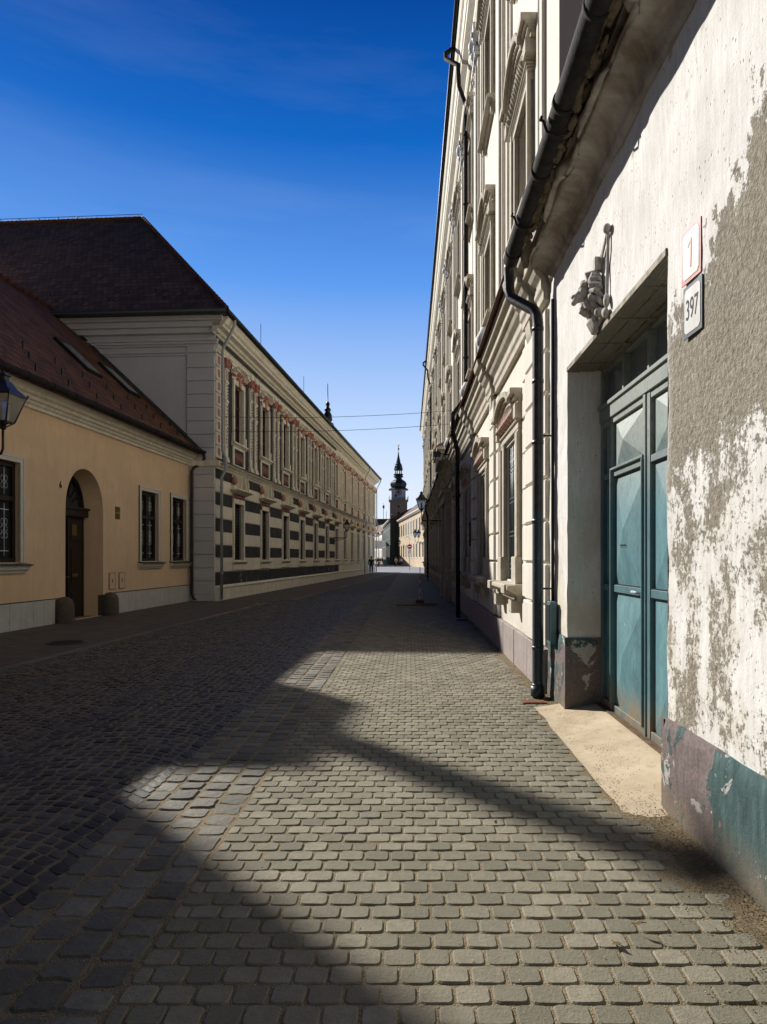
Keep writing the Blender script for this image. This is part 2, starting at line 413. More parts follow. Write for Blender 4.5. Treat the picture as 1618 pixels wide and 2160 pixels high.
M['pave_left'] = brick_sheet('left_pavement_pavers', (.12,.10,.08), .2, .1)
M['pave_far'] = brick_sheet('far_pavers', (.17,.16,.14), PW, PD)
M['road_far'] = brick_sheet('far_cobbles', (.075,.073,.07), .11, rowd, arcs=True)
lp = MB(M['pave_left'])
ys = [-4+i*2 for i in range(41)]
lv = [(wallL(y), y, .0) for y in ys]+[(kerbL(y), y, .0) for y in ys]; nn = len(ys)
lp.add(lv, [(i, nn+i, nn+i+1, i+1) for i in range(nn-1)])
tag(lp.build('left_pavement', recalc=False), kind='structure')
ke = MB(M['sett'])
for y0 in [i*.9 for i in range(0, 85)]:
    a, b = kerbL(y0), kerbL(y0+.9)
    ke.add([(a-.02,y0+.01,-.02),(a+.13,y0+.01,-.02),(b+.13,y0+.89,-.02),(b-.02,y0+.89,-.02),(a-.02,y0+.01,.016),(a+.13,y0+.01,.014),(b+.13,y0+.89,.014),(b-.02,y0+.89,.016)],
           [(0,3,2,1),(4,5,6,7),(0,1,5,4),(1,2,6,5),(2,3,7,6),(3,0,4,7)])
tag(ke.build('kerb', recalc=False), kind='structure')
pf = MB(M['pave_far']); pf.add([(EDGE,26.9,-.002),(1.7,26.9,-.002),(1.7,74,-.002),(EDGE,74,-.002)], [(0,1,2,3)])
tag(pf.build('far_pavement', recalc=False), kind='structure')
rf = MB(M['road_far'])
vs = []; ys = [28+i*4 for i in range(12)]
for y in ys: vs += [(kerbL(y)+.1, y, -.004), (EDGE if y > 31 else xs[4], y, -.004)]
rf.add(vs, [(2*i, 2*i+1, 2*i+3, 2*i+2) for i in range(len(ys)-1)])
tag(rf.build('far_road', recalc=False), kind='structure')
M['sq_pave'] = mat('grey_square_paving', (.26,.26,.28), .7, .2, .8, .004, 20)
sq = MB(M['sq_pave']); sq.add([(-60,73.8,-.003),(60,73.8,-.003),(60,330,-.003),(-60,330,-.003)], [(0,1,2,3)])
tag(sq.build('square_paving', recalc=False), kind='structure')
# dirt verge of gravel crumbs along the right wall
def verge_mat():
    n = N('gritty_verge'); p = n.pos(); f = n.noise(p, 70, 5, .8); a = n.noise(p, 5, 5, .6)
    c = n.mix(n.ramp(f, [(.35, 0), (.65, 1)]), (.07,.05,.028), (.34,.26,.16)); c = n.mix(n.ramp(a, [(.40, 0), (.62, .8)]), c, (.13,.105,.06)); c = n.mix(n.ramp(n.noise(p, 24, 6, .8), [(.55,0),(.66,.7)]), c, (.42,.34,.22))
    return n.fin(c, .95, n.bump(f, .012), .15)
M['verge'] = verge_mat()
ve = MB(M['verge'])
for i in range(170):
    pass
gx = 7; gy = 260
vs = []
for jy in range(gy+1):
    yy = 1.2+jy*.07
    for ix in range(gx+1):
        t = ix/gx; x = 1.34+.05*mnoise.noise(Vector((yy*1.3,0,8)))*(1-t)+t*.32
        z = -.008+.03*t*t+.010*mnoise.noise(Vector((x*14, yy*9, 0)))
        vs.append((x, yy, z))
ve.sm = True; ve.add(vs, [(jy*(gx+1)+ix, jy*(gx+1)+ix+1, (jy+1)*(gx+1)+ix+1, (jy+1)*(gx+1)+ix) for jy in range(gy) for ix in range(gx)])
ve.sm = False
for i in range(5200):
    yy = 1.7+random.random()**1.6*8; x = 1.62-abs(random.gauss(0, .17)); r = random.uniform(.0015, .0065)*(.7+.3*random.random())
    if 4.35 < yy < 6.9 and random.random() < .85: continue
    c = Vector((x, yy, .004+max(0, (x-1.34)/.3)**2*.028)); a = random.random()*3
    ve.add([c+Vector((r*math.cos(a),r*math.sin(a),0)), c+Vector((r*math.cos(a+2.1),r*math.sin(a+2.1),0)), c+Vector((r*math.cos(a+4.2),r*math.sin(a+4.2),0)), c+Vector((0,0,r*1.2))], [(0,1,3),(1,2,3),(2,0,3)])
def ramp_z(x): return .004+.088*max(0, min(1, (x-1.36)/.55))**1.2
for i in range(750):
    t = random.random(); yy = 4.0+3.0*t**1.5; x = 1.40+abs(random.gauss(0, .16))+.10*math.sin(yy*5); r = random.uniform(.0015, .0045)
    if x > 1.95: continue
    z = ramp_z(x)-(.05*(4.3-yy)/.45 if yy < 4.3 else 0)
    if yy < 4.25 and x > 1.6: continue
    c = Vector((x, yy, z+.001)); a = random.random()*3
    ve.add([c+Vector((r*math.cos(a+k_),r*math.sin(a+k_),0)) for k_ in (0,2.1,4.2)]+[c+Vector((0,0,r*1.1))], [(0,1,3),(1,2,3),(2,0,3)])
tag(ve.build('grit_verge', recalc=False), kind='structure')
# gate ramp
def ramp_mat():
    n = N('sandy_concrete'); p = n.pos(); f = n.noise(p, 90, 5, .75); a = n.noise(p, 3, 6, .65)
    c = n.mix(n.ramp(a, [(.35, 0), (.7, 1)]), (.42,.33,.22), (.58,.48,.34)); sp = n.voro(p, 55)
    c = n.mix(n.ramp(sp, [(.04, .7), (.16, 0)]), c, (.16,.11,.06)); c = n.mix(n.ramp(n.noise(p, 11, 7, .8), [(.55, 0), (.68, .6)]), c, (.22,.16,.10))
    return n.fin(c, .9, n.bump(f, .004), .2)
M['ramp'] = ramp_mat()
rp = MB(M['ramp']); vs = []; nx, ny = 16, 44
for i in range(ny+1):
    yy = 3.85+i*(7.12-3.85)/ny
    for q_ in range(nx+1):
        t = q_/nx; xl = 1.34+.03*mnoise.noise(Vector((yy*2.2,0,4)))
        x = xl+t*(2.02-xl)
        z = .004+.088*max(0, min(1, (x-1.36)/.55))**1.2
        if yy < 4.3: z -= .05*(4.3-yy)/.45*(1-0)
        if yy > 6.9: z += 0
        vs.append((x, yy, z+.003*mnoise.noise(Vector((x*8, yy*8, 3)))))
rp.sm = True; rp.add(vs, [(i*(nx+1)+q_, i*(nx+1)+q_+1, (i+1)*(nx+1)+q_+1, (i+1)*(nx+1)+q_) for i in range(ny) for q_ in range(nx)])
tag(rp.build('gate_ramp', recalc=False), kind='structure')

# ------------------------------------------------------------------ generic facade tools (local: x = out of the wall, y = along, z = up)
def holed_wall(mb, y0, y1, z0, z1, holes, x=0, depth=.3):
    ysb = sorted({y0, y1, *[h[0] for h in holes], *[h[1] for h in holes]}); zsb = sorted({z0, z1, *[h[2] for h in holes], *[h[3] for h in holes]})
    for i in range(len(ysb)-1):
        for k in range(len(zsb)-1):
            a, b, c, d = ysb[i], ysb[i+1], zsb[k], zsb[k+1]; my = (a+b)/2; mz = (c+d)/2
            if any(h[0] < my < h[1] and h[2] < mz < h[3] for h in holes): continue
            mb.add([(x,a,c),(x,b,c),(x,b,d),(x,a,d)], [(0,1,2,3)])
    for a, b, c, d in holes:
        e = x-depth
        mb.add([(x,a,c),(x,a,d),(e,a,d),(e,a,c)], [(0,1,2,3)]); mb.add([(x,b,c),(e,b,c),(e,b,d),(x,b,d)], [(0,1,2,3)])
        mb.add([(x,a,d),(x,b,d),(e,b,d),(e,a,d)], [(0,1,2,3)]); mb.add([(x,a,c),(e,a,c),(e,b,c),(x,b,c)], [(0,1,2,3)])
def ribbon(mb, pts, layers):      # hood mouldings following a (y,z) path; layers (dz0,dz1,protrusion)
    for d0, d1, p in layers:
        for i in range(len(pts)-1):
            (ya, za), (yb, zb) = pts[i], pts[i+1]
            mb.add([(0,ya,za+d0),(p,ya,za+d0),(p,yb,zb+d0),(0,yb,zb+d0),(0,ya,za+d1),(p,ya,za+d1),(p,yb,zb+d1),(0,yb,zb+d1)],
                   [(0,3,2,1),(4,5,6,7),(0,1,5,4),(1,2,6,5),(2,3,7,6),(3,0,4,7)])
def cornice_prof(base, steps):    # steps list of (x,z) going up; closes back at wall
    return [(base, steps[0][1])]+steps+[(base, steps[-1][1])]

# ------------------------------------------------------------------ RIGHT: ornate palace (B)
BX, BY0, BY1 = 1.64, 7.75, 71.5
bro = empty('ornate_building', (BX, BY0, 0), math.pi, 'long cream three storey building with stone window hoods along the right side', 'building')
# local y = -(Y-BY0)
def ly(Y): return -(Y-BY0)
NB = 17; SP = 3.9; bays = [10.6+SP*i for i in range(NB)]; UO = 1.15
bays = [b for b in bays if b < BY1-1]
portal = bays[4]
holes = []
for b in bays:
    if b != portal: holes.append((ly(b)-.58, ly(b)+.58, 1.25, 3.45))
    else: holes.append((ly(b)-1.1, ly(b)+1.1, 0, 3.6))
    holes.append((ly(b-UO)-.5, ly(b-UO)+.5, 6.3, 7.9)); holes.append((ly(b-UO)-.5, ly(b-UO)+.5, 10.35, 12.4))
def palace_wall_mat():
    n = N('palace_wall'); p = n.pos(); x = n.xyz()
    a = n.noise(p, 1.2, 6, .65); c = n.mix(n.ramp(a, [(.3, 0), (.7, 1)]), (.66,.62,.54), (.76,.72,.64))
    stn = n.noise(n.pos((9, 9, .8)), 1.2, 5, .7); c = n.mix(n.math('MULTIPLY', n.ramp(stn, [(.45, 0), (.75, 1)]), .4), c, (.48,.43,.35))
    low = n.mr(x[2], 1.6, .4, 0, .45); dn = n.noise(p, 6, 6, .7); c = n.mix(n.math('MULTIPLY', low, dn), c, (.28,.22,.15))
    return n.fin(c, .85, n.bump(n.noise(p, 70, 5, .7), .003), .25)
M['palace_wall'] = palace_wall_mat()
wl = MB(M['palace_wall'])
holed_wall(wl, ly(BY1), 0, 0, 5.0, [h for h in holes if h[3] < 5], 0, .28)
holed_wall(wl, ly(BY1), .5, 5.0, 14.0, [h for h in holes if h[3] > 5], 0, .3)
yb = ly(BY1)
wl.add([(0,.5,5),(-14,.5,5),(-14,.5,15.3),(0,.5,15.3)], [(0,1,2,3)])
wl.add([(0,0,0),(-14,0,0),(-14,0,5),(0,0,5)], [(0,1,2,3)]); wl.add([(0,yb,0),(-14,yb,0),(-14,yb,15.3),(0,yb,15.3)], [(0,1,2,3)])
wl.add([(-14,.5,0),(-14,yb,0),(-14,yb,15.3),(-14,.5,15.3)], [(0,1,2,3)]); wl.add([(0,0,5),(0,.5,5),(-14,.5,5),(-14,0,5)], [(0,1,2,3)])
wl.build('wall', bro)
# rusticated blocks of the ground floor: shallow raised courses between the openings
edges = [0]+sum([[ly(b)+(1.22 if b != portal else 1.6), ly(b)-(1.22 if b != portal else 1.6)] for b in bays], [])+[yb]
for i in range(0, len(edges)-1, 2):
    a, b = edges[i], edges[i+1]; ru = MB(M['palace_wall'])
    for k in range(9):
        z0 = .56+k*.5; z1 = min(z0+.5-.035, 4.62)
        if z1-z0 < .1: continue
        w_ = a-b
        ru.box(-.01, .045, b+.02, a-.02, z0, z1)
        if w_ > 1: ru.box(.03, .085, b+w_*.28, a-w_*.28, z0+.001, z1+.001)
    bevel(ru.build('rusticated_pier', bro), .012, 1)
pls = [MB(M['b_plinth']), MB(M['b_plinth'])]
for i in range(0, 60):
    a = -i*1.12; b = max(a-1.11, yb)
    if a < yb: break
    if ly(portal)-1.1 < (a+b)/2 < ly(portal)+1.1: continue
    pls[0 if a > ly(portal) else 1].box(-.01, .07+random.uniform(-.004,.004), b+.004, a, 0, .53)
for pl in pls: bevel(pl.build('plinth', bro), .01, 1)
# string course, broken forward over the piers
sc = MB(M['b_stone'])
prof = [(0,4.62),(.07,4.62),(.07,4.72),(.10,4.76),(.10,4.86),(.16,4.92),(.20,5.0),(.24,5.02),(.24,5.1),(.31,5.16),(.33,5.24),(.33,5.27),(0,5.36)]
sc.sweep(prof, yb, 0)
for i in range(0, len(edges)-1, 2):
    a, b = edges[i], edges[i+1]; w_ = a-b; m_ = (a+b)/2
    if w_ < 1: continue
    pr = [(x+(.06 if x > 0 else 0), z) for x, z in prof[:-2]]+[(.39,5.27),(.0,5.37)]
    sc.sweep(pr, m_-.33, m_+.33)
    sc.sweep([(0,4.35),(.07,4.35),(.10,4.45),(.12,4.64),(0,4.64)], m_-.16, m_+.16)
bevel(sc.build('string_course', bro), .008, 1)
cap = MB(M['gutter_green']); cap.sweep([(0,5.375),(.40,5.285),(.41,5.278),(.415,5.278),(.415,5.292),(0,5.385)], yb, .02); cap.mats = [M['red_wood']]; cap.build('course_flashing', bro)
# main cornice
mc = MB(M['cream_trim'])
mc.sweep([(0,13.72),(.06,13.72),(.06,13.84),(.03,13.85),(.03,14.1),(.08,14.14),(.12,14.24),(.12,14.36),(.2,14.45),(.26,14.52),(.26,14.68),(.29,14.72),(.31,14.95),(.36,15.02),(.40,15.15),(.40,15.3),(0,15.3)], yb, .5)
mc.build('main_cornice', bro)
gu = MB(M['gutter_green']); gu.tube([(.45, .55, 15.33), (.45, yb, 15.33)], .07, 8); gu.sweep([(0,15.31),(.40,15.31),(.42,15.42),(0,15.5)], yb, .5); gu.build('gutter', bro)
rfb = MB(M['tile_y']); rfb.add([(.42,.6,15.4),(.42,yb,15.4),(-7,yb+5,21.0),(-7,-4,21.0),(-14.4,.6,15.4),(-14.4,yb,15.4)], [(0,1,2,3),(3,2,5,4),(0,3,4),(1,5,2),(0,4,5,1)]); rfb.build('roof', bro)

# pilasters with volute capitals
pil = MB(M['b_plaster'], M['b_white'])
pil.box(0, .09, -.28, .28, 5.4, 12.95); pil.box(.07, .13, -.19, .19, 5.7, 12.8); pil.box(0, .17, -.34, .34, 5.38, 5.62)
pil.use(1); zc = .95
pil.box(0,.2,-.34,.34,12.62+zc,12.74+zc); pil.box(0,.16,-.28,.28,12.05+zc,12.13+zc)
for s in (-1, 1):
    pil.tube([(.02,s*.26,12.50+zc),(.2,s*.26,12.50+zc)], .12, 12); pil.tube([(.19,s*.26,12.5+zc),(.24,s*.26,12.5+zc)], .06, 10)
    pil.tube([(.02,s*.2,12.22+zc),(.18,s*.2,12.22+zc)], .075, 10)
pil.ball((.15,0,12.42+zc),.13,10,8,(1,1,1.4)); pil.ball((.14,0,12.2+zc),.09)
for k in range(7): pil.ball((.11+.02*(k%2), .06*math.sin(k*1.9), 12.0+zc-.13*k), .075-.007*k, 8, 5, (.9,1,1.2))
pil0 = pil.build('pilaster', bro)
edge_mid = [(edges[i]+edges[i+1])/2 for i in range(0, len(edges)-1, 2)]
first = True
for m_ in edge_mid:
    if first: m_ = ly(bays[0]-SP/2)
    if first: pil0.location = (0, ly(bays[1]-SP/2-UO), 0); first = False; continue
    if m_ > ly(bays[1]): continue
    copy_tree(pil0, bro, (0, m_+UO, 0))
# panels framing each upper bay: thin vertical and horizontal fillets
fl = MB(M['b_plaster'])
for b in bays:
    y = ly(b-UO)
    for s in (-1, 1):
        fl.box(0, .035, y+s*1.12-.04, y+s*1.12+.04, 5.45, 13.7); fl.box(0, .05, y+s*1.42-.07, y+s*1.42+.07, 5.45, 13.7)
fl.build('wall_fillets', bro)

def curve_hood(w_, z, rise, n=14, dip=.06):
    pts = [(-w_, z), (-w_*.72, z)]
    for i in range(n+1):
        t = -1+2*i/n; yy = t*w_*.68
        pts.append((yy, z-dip*math.exp(-((abs(t)-1)/.12)**2)+rise*max(0, 1-(t*1.08)**2)**.8))
    pts += [(w_*.72, z), (w_, z)]
    return pts
def win_ground():
    o = MB(M['b_stone'])
    # moulded surround with ears
    for s in (-1, 1):
        o.box(-.02, .05, s*.58 if s > 0 else -.92, .92 if s > 0 else -.58, 1.42, 3.5); o.box(.03, .075, s*.78 if s > 0 else -.94, .94 if s > 0 else -.78, 1.62, 3.45)
        o.box(-.02, .10, min(s*.575, s*.98), max(s*.575, s*.98), 1.2, 1.62)
    o.box(-.02, .05, -.94, .94, 3.5, 3.62); o.box(.0, .08, -.97, .97, 3.6, 3.66)
    w_ = o.build('window', bro); bevel(w_, .01, 1)
    h = MB(M['b_stone'])
    ribbon(h, curve_hood(1.12, 3.84, .16), [(-.02, .06, .09), (.05, .12, .14), (.11, .2, .2)])
    for s in (-1, 1): h.box(0, .12, s*.98-.1, s*.98+.1, 3.62, 3.84)
    bevel(h.build('hood', w_), .008, 1)
    c = MB(M['b_stone'], M['pink'])
    for k in range(13):
        yy = -.78+k*.13; c.use(k % 2); c.tube([(.06,yy-.03,3.66),(.13,yy+.03,3.72),(.10,yy-.02,3.78),(.13,yy+.04,3.85+.04*math.cos(yy*3))], [.018,.03,.026,.012], 6)
    c.build('scroll_frieze', w_)
    s_ = MB(M['b_stone']); s_.sweep([(0,.98),(.08,.98),(.1,1.06),(.17,1.1),(.24,1.14),(.24,1.2),(-.2,1.24),(-.2,.98)], -1.12, 1.12)
    for s in (-1, 1): s_.box(0, .16, s*.84-.14, s*.84+.14, .8, .99); s_.box(0, .27, s*.84-.17, s*.84+.17, 1.08, 1.215)
    bevel(s_.build('sill', w_), .008, 1)
    g = MB(M['blue_iron'])
    for k in range(7): g.tube([(-.05,-.5+k*.165,1.25),(-.05,-.5+k*.165,3.42)], .011, 6)
    for z in (1.5, 1.95, 2.02, 2.5, 2.57, 3.0, 3.06): g.box(-.06, -.04, -.57, .57, z, z+.02)
    for k in range(6):
        for z in (1.36, 3.24):
            cx = -.41+k*.165; pts = [(-.05, cx+.05*math.cos(a*.7), z+.07*math.sin(a*.7)) for a in range(10)]
            g.tube(pts, .008, 5, False)
    g.build('grille', w_)
    p = MB(M['glass']); p.box(-.3, -.26, -.58, .58, 1.25, 3.45); p.build('pane', w_)
    fr = MB(M['brown_wood'])
    for y in (-.58,-.03,.52): fr.box(-.26,-.22,y,y+.06,1.25,3.45)
    for z in (1.25,2.7,3.39): fr.box(-.258,-.215,-.58,.58,z,z+.06)
    fr.build('frame', w_)
    return w_
wg = win_ground(); firstg = True
for b in bays:
    if b == portal: continue
    if firstg: wg.location = (0, ly(b), 0); firstg = False
    else: copy_tree(wg, bro, (0, ly(b), 0))
def win_up(z0, z1, hz, rise, hw_, mid):
    """upper floor window: opening z0..z1, hood centred at hz"""
    o = MB(M['b_stone'])
    for s in (-1, 1):
        o.box(-.02, .06, min(s*.5,s*.68), max(s*.5,s*.68), z0, z1+.04); o.box(.04, .09, min(s*.63,s*.74), max(s*.63,s*.74), z0-.25, z1+.15)
        o.box(-.02, .075, min(s*.495,s*.72), max(s*.495,s*.72), z0-.02, z0+.3)
    o.box(-.02, .07, -.72, .72, z1, z1+.1)
    for d in range(3): o.box(0, .08+.02*d, -.76-.02*d, .76+.02*d, z1+.1+.03*d, z1+.13+.03*d+.001)
    w_ = o.build('window', bro); bevel(w_, .008, 1)
    h = MB(M['b_stone'])
    ribbon(h, curve_hood(hw_, hz, rise, 16, .08), [(-.03, .05, .09), (.04, .11, .13), (.10, .16, .17), (.15, .26, .22)])
    for s in (-1, 1): h.box(0, .15, s*(hw_-.16)-.1, s*(hw_-.16)+.1, z1+.2, hz-.01)
    bevel(h.build('hood', w_), .008, 1)
    c = MB(M['b_stone'])
    for k in range(13):
        yy = -.6+k*.1; zb = z1+.2; zt = hz-.02+rise*.7*max(0, 1-(yy/.62)**2)
        c.tube([(.05,yy-.03,zb),(.13,yy+.03,zb+(zt-zb)*.4),(.08,yy-.03,zb+(zt-zb)*.7),(.12,yy+.03,zt)], [.02,.038,.028,.015], 6)
    c.build('scroll_frieze', w_)
    s_ = MB(M['b_stone']); s_.sweep([(-.2,z0-.14),(.06,z0-.14),(.1,z0-.09),(.18,z0-.06),(.18,z0-.01),(-.2,z0+.01)], -.88, .88)
    if mid: s_.box(0,.05,-.62,.62,5.5,z0-.16)
    bevel(s_.build('sill', w_), .008, 1)
    p = MB(M['glass']); p.box(-.29,-.26,-.5,.5,z0,z1); p.build('pane', w_)
    fr = MB(M['red_wood'])
    for y in (-.5,-.03,.44): fr.box(-.26,-.2,y,y+.06,z0,z1)
    for z in (z0,z0+(z1-z0)*.62,z1-.06): fr.box(-.258,-.195,-.5,.5,z,z+.06)
    fr.build('frame', w_)
    return w_
for proto in (win_up(6.3, 7.9, 8.3, .28, 1.0, True), win_up(10.35, 12.4, 12.8, .2, .95, False)):
    ff = True
    for b in bays:
        if ff: proto.location = (0, ly(b-UO), 0); ff = False
        else: copy_tree(proto, bro, (0, ly(b-UO), 0))
# portal with canopy
po = MB(M['b_stone']); yp = ly(portal)
for s in (-1, 1):
    po.box(-.02, .16, yp+min(s*1.1,s*1.45), yp+max(s*1.1,s*1.45), 0, 3.7); po.box(.1,.3,yp+min(s*1.2,s*1.42),yp+max(s*1.2,s*1.42),0,3.7); po.box(-.02,.34,yp+min(s*1.12,s*1.5),yp+max(s*1.12,s*1.5),0,.7)
po.box(-.02,.34,yp-1.5,yp+1.5,3.7,4.05); po.box(-.02,.42,yp-1.6,yp+1.6,4.05,4.2)
portal_o = po.build('portal', bro); bevel(portal_o, .01, 1)
pd = MB(M['brown_wood']); pd.box(-.3,-.22,yp-1.1,yp+1.1,0,3.6)
for s in (-1,1):
    for z0,z1 in ((.2,1.1),(1.25,2.4),(2.55,3.4)): pd.box(-.24,-.19,yp+s*.55-.4,yp+s*.55+.4,z0,z1)
pd.build('door', portal_o)
cn = MB(M['b_stone'], M['tile_far']); cn.box(0,.55,yp-1.7,yp+1.7,5.2,5.62); cn.box(0,.62,yp-1.78,yp+1.78,5.6,5.72)
cn.use(1); cn.add([(0,yp-1.8,5.73),(.66,yp-1.8,5.73),(.66,yp+1.8,5.73),(0,yp+1.8,5.73),(0,yp-1.5,6.05),(.1,yp-1.5,6.05),(.1,yp+1.5,6.05),(0,yp+1.5,6.05)], [(0,3,2,1),(4,5,6,7),(0,1,5,4),(1,2,6,5),(2,3,7,6),(3,0,4,7)])
cn.build('canopy', bro)
# urn-like pedestals on the string course at the foot of the pilasters
ur = MB(M['b_white']); ur.lathe([(.12,5.38),(.14,5.42),(.08,5.5),(.15,5.62),(.17,5.74),(.1,5.86),(.06,5.95)], (.22,0,0), 12)
ur0 = ur.build('urn_base', bro); ff = True
for m_ in edge_mid[1:]:
    if ff: ur0.location = (0,m_,0); ff = False
    else: copy_tree(ur0, bro, (0,m_,0))
# downpipes of the ornate building
for Yp, low in ((17.3, True), (45.5, True)):
    d = MB(M['gutter']); y = ly(Yp)
    d.tube([(.45,y-.5,15.28),(.66,y-.5,15.12),(.66,y-.45,14.95),(.36,y,14.45),(.34,y,13.9),(.16,y,13.4),(.16,y,12.9),(.16,y,6.0),(.2,y,5.75),(.5,y,5.35),(.5,y,4.9),(.38,y,4.4),(.38,y,3.9),(.36,y,.05)], .055, 10)
    for z in (1.2,3.2,6.8,8.8,10.8,12.6): d.tube([(.16 if z > 6 else .36,y,z),(.16 if z > 6 else .36,y,z+.05)], .068, 10)
    d.build('downpipe', bro)

# ------------------------------------------------------------------ RIGHT: weathered white house with teal gate (A)
aro = empty('weathered_house', (BX, 0, 0), math.pi, 'weathered white plaster house with peeling brown patches and a recessed teal gate', 'house')
AY1 = 7.72; G0, G1 = 4.21, 6.87; GH = 3.55
def house_wall_mat():
    n = N('peeling_white_plaster'); p = n.pos(); x = n.xyz(); Y, Z = x[1], x[2]
    # white lime coat
    a = n.noise(p, 2.0, 6, .65); wv = n.noise(n.pos((10, 10, 1.2)), 3.0, 6, .75); fine = n.noise(p, 45, 6, .75)
    white = n.mix(n.ramp(a, [(.3, 0), (.75, 1)]), (.66,.645,.615), (.82,.81,.785))
    white = n.mix(n.math('MULTIPLY', n.ramp(wv, [(.42, 0), (.72, 1)]), .55), white, (.46,.42,.36))
    pits = n.voro(n.pos((1, 1, .55)), 34); pmask = n.ramp(n.noise(p, 7, 4), [(.45, 0), (.6, 1)])
    pit = n.math('MULTIPLY', n.ramp(pits, [(.10, 1), (.22, 0)]), pmask)
    white = n.mix(n.math('MULTIPLY', pit, .8), white, (.22,.19,.15))
    spots = n.ramp(n.voro(n.pos((1,1,1)), 2.3), [(.03, 1), (.10, 0)]); white = n.mix(n.math('MULTIPLY', spots, .6), white, (.2,.17,.13))
    # bare render
    r1 = n.noise(p, 30, 6, .8); r2 = n.noise(p, 4, 6, .6)
    brown = n.mix(n.ramp(r1, [(.3, 0), (.7, 1)]), (.15,.13,.10), (.50,.455,.37)); brown = n.mix(n.ramp(r2, [(.35, 0), (.75, .45)]), brown, (.20,.175,.125))
    # loss mask: strong band high on the near side, ragged flaking below
    b1 = n.noise(n.pos((1, 1, .6)), 2.4, 8, .62, .4); b2 = n.noise(n.pos((1, 1, .75)), 7.0, 8, .75)
    near = n.mr(Y, 4.3, 4.12)
    # upper limit falls away from the camera
    lim = n.math('ADD', 3.72, n.math('MULTIPLY', n.math('SUBTRACT', Y, 3.0), -.62))
    edge = n.math('ADD', n.math('SUBTRACT', lim, Z), n.math('ADD', n.math('MULTIPLY', n.math('SUBTRACT', b2, .5), 1.5), n.math('MULTIPLY', n.math('SUBTRACT', b1, .5), 1.0)))
    up = n.mr(edge, 0, .03)
    hi = n.mr(Z, 2.0, 2.8)     # 1 high, 0 low
    thr = n.math('SUBTRACT', .612, n.math('MULTIPLY', hi, .36))
    det = n.math('ADD', n.math('MULTIPLY', b1, .62), n.math('MULTIPLY', b2, .38))
    flake = n.mr(n.math('SUBTRACT', n.math('ADD', det, n.math('MULTIPLY', n.math('SUBTRACT', n.noise(p, 26, 6, .85), .5), .62)), n.math('SUBTRACT', thr, .10)), 0, .02)
    mask = n.math('MULTIPLY', n.math('MULTIPLY', near, up), flake)
    # warm cream ghost coat between
    white = n.mix(n.math('MULTIPLY', n.ramp(b1, [(.42, 0), (.6, .8)]), n.mr(Z, 2.4, 1.4)), white, (.56,.50,.40))
    c = n.mix(mask, white, brown)
    h = n.math('ADD', n.math('MULTIPLY', n.math('SUBTRACT', 1, mask), .85), n.math('ADD', n.math('MULTIPLY', fine, .25), n.math('MULTIPLY', n.math('MULTIPLY', mask, n.noise(p, 22, 5, .75)), 1.9)))
    h = n.math('SUBTRACT', h, n.math('MULTIPLY', pit, .3))
    return n.fin(c, .92, n.bump(h, .016), .15)
M['a_wall'] = house_wall_mat()
def a_plinth_mat():
    n = N('peeling_teal_plinth'); p = n.pos(); x = n.xyz()
    a = n.noise(p, 3.2, 7, .6, .5); f = n.noise(p, 40, 6, .75); st = n.noise(n.pos((5,5,1)), 4, 6, .7)
    mauve = n.mix(n.ramp(f, [(.3, 0), (.7, 1)]), (.11,.09,.085), (.23,.185,.175))
    mauve = n.mix(n.ramp(st, [(.5, 0), (.75, .6)]), mauve, (.06,.05,.05))
    teal = n.mix(n.ramp(st, [(.3, 0), (.7, 1)]), (.03,.055,.055), (.085,.14,.135))
    nearT = n.mr(x[1], 3.62, 3.4, 0, .24); farT = n.mr(x[1], 6.8, 7.0, 0, .12)
    m = n.mr(n.math('ADD', a, n.math('ADD', nearT, farT)), .58, .61)
    c = n.mix(m, mauve, teal)
    wp = n.mr(n.noise(p, 3.7, 7, .7, .6), .61, .64); damp = n.math('MULTIPLY', n.mr(x[2], .32, .02), n.ramp(n.noise(p, 5, 6, .7), [(.3, .2), (.6, 1)])); c = n.mix(n.math('MULTIPLY', wp, .8), c, (.5,.48,.44)); c = n.mix(damp, c, (.17,.14,.10))
    pk = n.mr(n.noise(n.pos((1,1,1), (4,4,4)), 6, 5, .6, .3), .70, .72); c = n.mix(pk, c, (.28,.14,.12))
    return n.fin(c, .9, n.bump(n.math('ADD', n.math('MULTIPLY', f, .5), n.math('MULTIPLY', m, .4)), .012), .2)
M['a_plinth'] = a_plinth_mat()
# wall as displaced grid with a gate hole
wa = MB(M['a_wall'])
def wall_grid(mb, Y0, Y1, z0, z1, amp=.012, st=.06, skip=None, xoff=0):
    nY = max(1, round((Y1-Y0)/st)); nZ = max(1, round((z1-z0)/st)); vs = []
    for i in range(nY+1):
        for k in range(nZ+1):
            Y = Y0+(Y1-Y0)*i/nY; z = z0+(z1-z0)*k/nZ
            d = amp*mnoise.noise(Vector((Y*1.7, z*1.7, 5)))+amp*.5*mnoise.noise(Vector((Y*6, z*6, 9)))
            vs.append((d+xoff, -Y, z))
    mb.sm = True
    mb.add(vs, [(i*(nZ+1)+k, (i+1)*(nZ+1)+k, (i+1)*(nZ+1)+k+1, i*(nZ+1)+k+1) for i in range(nY) for k in range(nZ)]); mb.sm = False
wall_grid(wa, -3, G0, .5, 4.86); wall_grid(wa, G1, AY1, .7, 4.86); wall_grid(wa, G0, G1, GH, 4.86)
